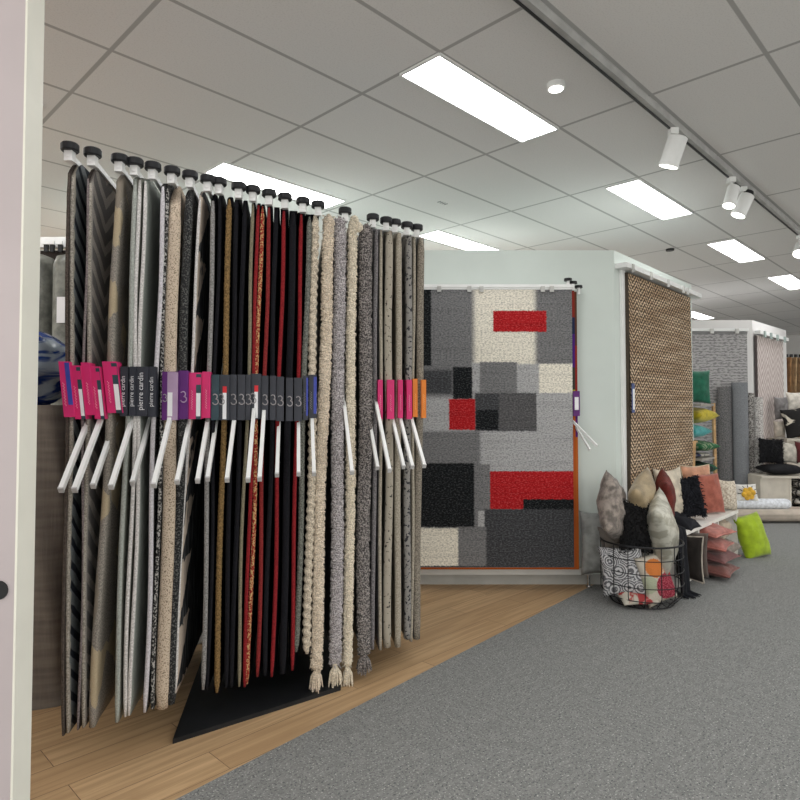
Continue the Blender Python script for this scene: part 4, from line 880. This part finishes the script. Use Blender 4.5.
# ------------------------------------------------------------------ left background between partition and rack
g = 'upright rolls behind the partition'
CLW = plain('clear_wrap', (.16,.165,.145), .3, .15, 20, .3, 12); RB = plain('roll_taupe', (.26,.245,.215))
for lb, px, Y, zt_ in [('plastic wrapped grey roll standing nearest the partition edge', 40, 3.98, 2.36), ('plastic wrapped taupe roll standing beside the first hanging rug', 72, 3.9, 2.34)]:
    p = at(px, 300, Y); roll('wrapped_rug_roll', lb, V(p.x, Y), V(p.x, Y)+Z*zt_, .105 if px > 50 else .09, CLW, g, wrap=CLW)
p = at(63, 310, 3.79); m = MB(); m.box((p.x-.01, 3.785, p.z), (.05, .004, .16))
tag(obj('paper_label', m, PAPER, base=(p.x,3.785,p.z-.08)), 'small white paper label on the taupe wrapped roll', 'label')
t = thing('back_rail', 'white clip rail above the wrapped rolls at left', 'rail', V(-2.3, 4.2)+Z*2.5)
zr = at(55, 243, 4.15).z
m = MB(); m.box((-2.6, 4.15, zr), (1.6, .05, .07)); obj('rail', m, WHITE, t)
for px in (46, 52, 60): q = at(px, 246, 4.11); m = MB(); m.box((q.x, 4.115, zr-.045), (.025, .02, .05)); m.box((q.x, 4.10, zr-.01), (.04, .01, .025), mi=1); obj('clip', m, [BLACK, WHITE], t)
for xx in (-3.35, -1.85): m = MB(); m.bar(V(xx, 4.2), V(xx, 4.2)+Z*(zr+.03), .04); obj('post', m, WHITE, t)
m = MB(); m.grid(lambda u, v: Vector((lerp(-3.3, -1.92, u), 4.155+.012*math.sin(u*40), lerp(.3, zr-.05, v))), 40, 4); o = obj('brown_backdrop_rug', m, DBR, base=(-2.6,4.155,.3), smooth=True); tag(o, 'dark brown rug hanging behind the wrapped rolls at left', 'rug')
o.modifiers.new('thickness', 'SOLIDIFY').thickness = .012
# taupe draped bale with a blue plastic bag on top
def m_taupe_cloth():
    k = N('taupe_streaked_cloth'); o = k.obj(); n_ = k.noise(k.map(o, (3, 3, 26)), 1, 4); w_ = k.noise(k.map(o, (90, 90, 8)), 1, 2)
    col = k.mix(k.step(n_, .3, .7), (.115,.10,.088), (.19,.168,.145)); col = k.mix(k.math('MULTIPLY', w_, .4), col, (.24,.215,.185)); k.bump(w_, .4, .004); return k.done(col, .9)
bl0 = at(52, 405, 2.95)
t = thing('rug_bale', 'tall taupe cloth covered bale behind the partition', 'bale', V(-2.0, 3.25))
def bale(u, v):
    a = u*2*PI; hx, hy = .40, .30; pw = lambda c: math.copysign(abs(c)**.25, c)
    r_ = 1 if v < .9 else lerp(1, .965, (v-.9)/.1)
    x, y = pw(math.cos(a))*hx*r_, pw(math.sin(a))*hy*r_; z = v*bl0.z
    return Vector((-2.0+x+.006*math.sin(z*9+a*2), 3.25+y+.008*math.sin(z*7+a*5), z))
m = MB(); m.grid(bale, 49, 30); obj('cloth_cover', m, m_taupe_cloth(), t, smooth=True)
m = MB(); m.prism([bale(i/48, 1.0)[:2] for i in range(48)], bl0.z-.02, bl0.z-.001); obj('top_fold', m, plain('taupe_top', (.24,.215,.19), .9, .1, 30), t)
def m_bag():
    k = N('blue_white_plastic'); o = k.obj(); n_ = k.noise(k.map(o, (3, 3, 9)), 1.4, 3, .5, 1.0); return k.done(k.mix(k.step(n_, .46, .56), (.012,.045,.22), (.36,.43,.50)), .22)
bc = V(-1.92, 3.12)+Z*(bl0.z+.19)
m = MB(); m.grid(lambda u, v: bc+Vector((math.cos(u*2*PI)*math.sin(v*PI)*.27, math.sin(u*2*PI)*math.sin(v*PI)*.22, math.cos(v*PI)*(.20)))*(1+.28*mnoise.noise(Vector((math.cos(u*2*PI)*1.6, math.sin(u*2*PI)*1.6, v*5)))*math.sin(v*PI)), 44, 30)
tag(obj('plastic_bag', m, m_bag(), base=bc-Z*.19, smooth=True), 'crumpled blue and white plastic bag lying on the taupe bale', 'bag')
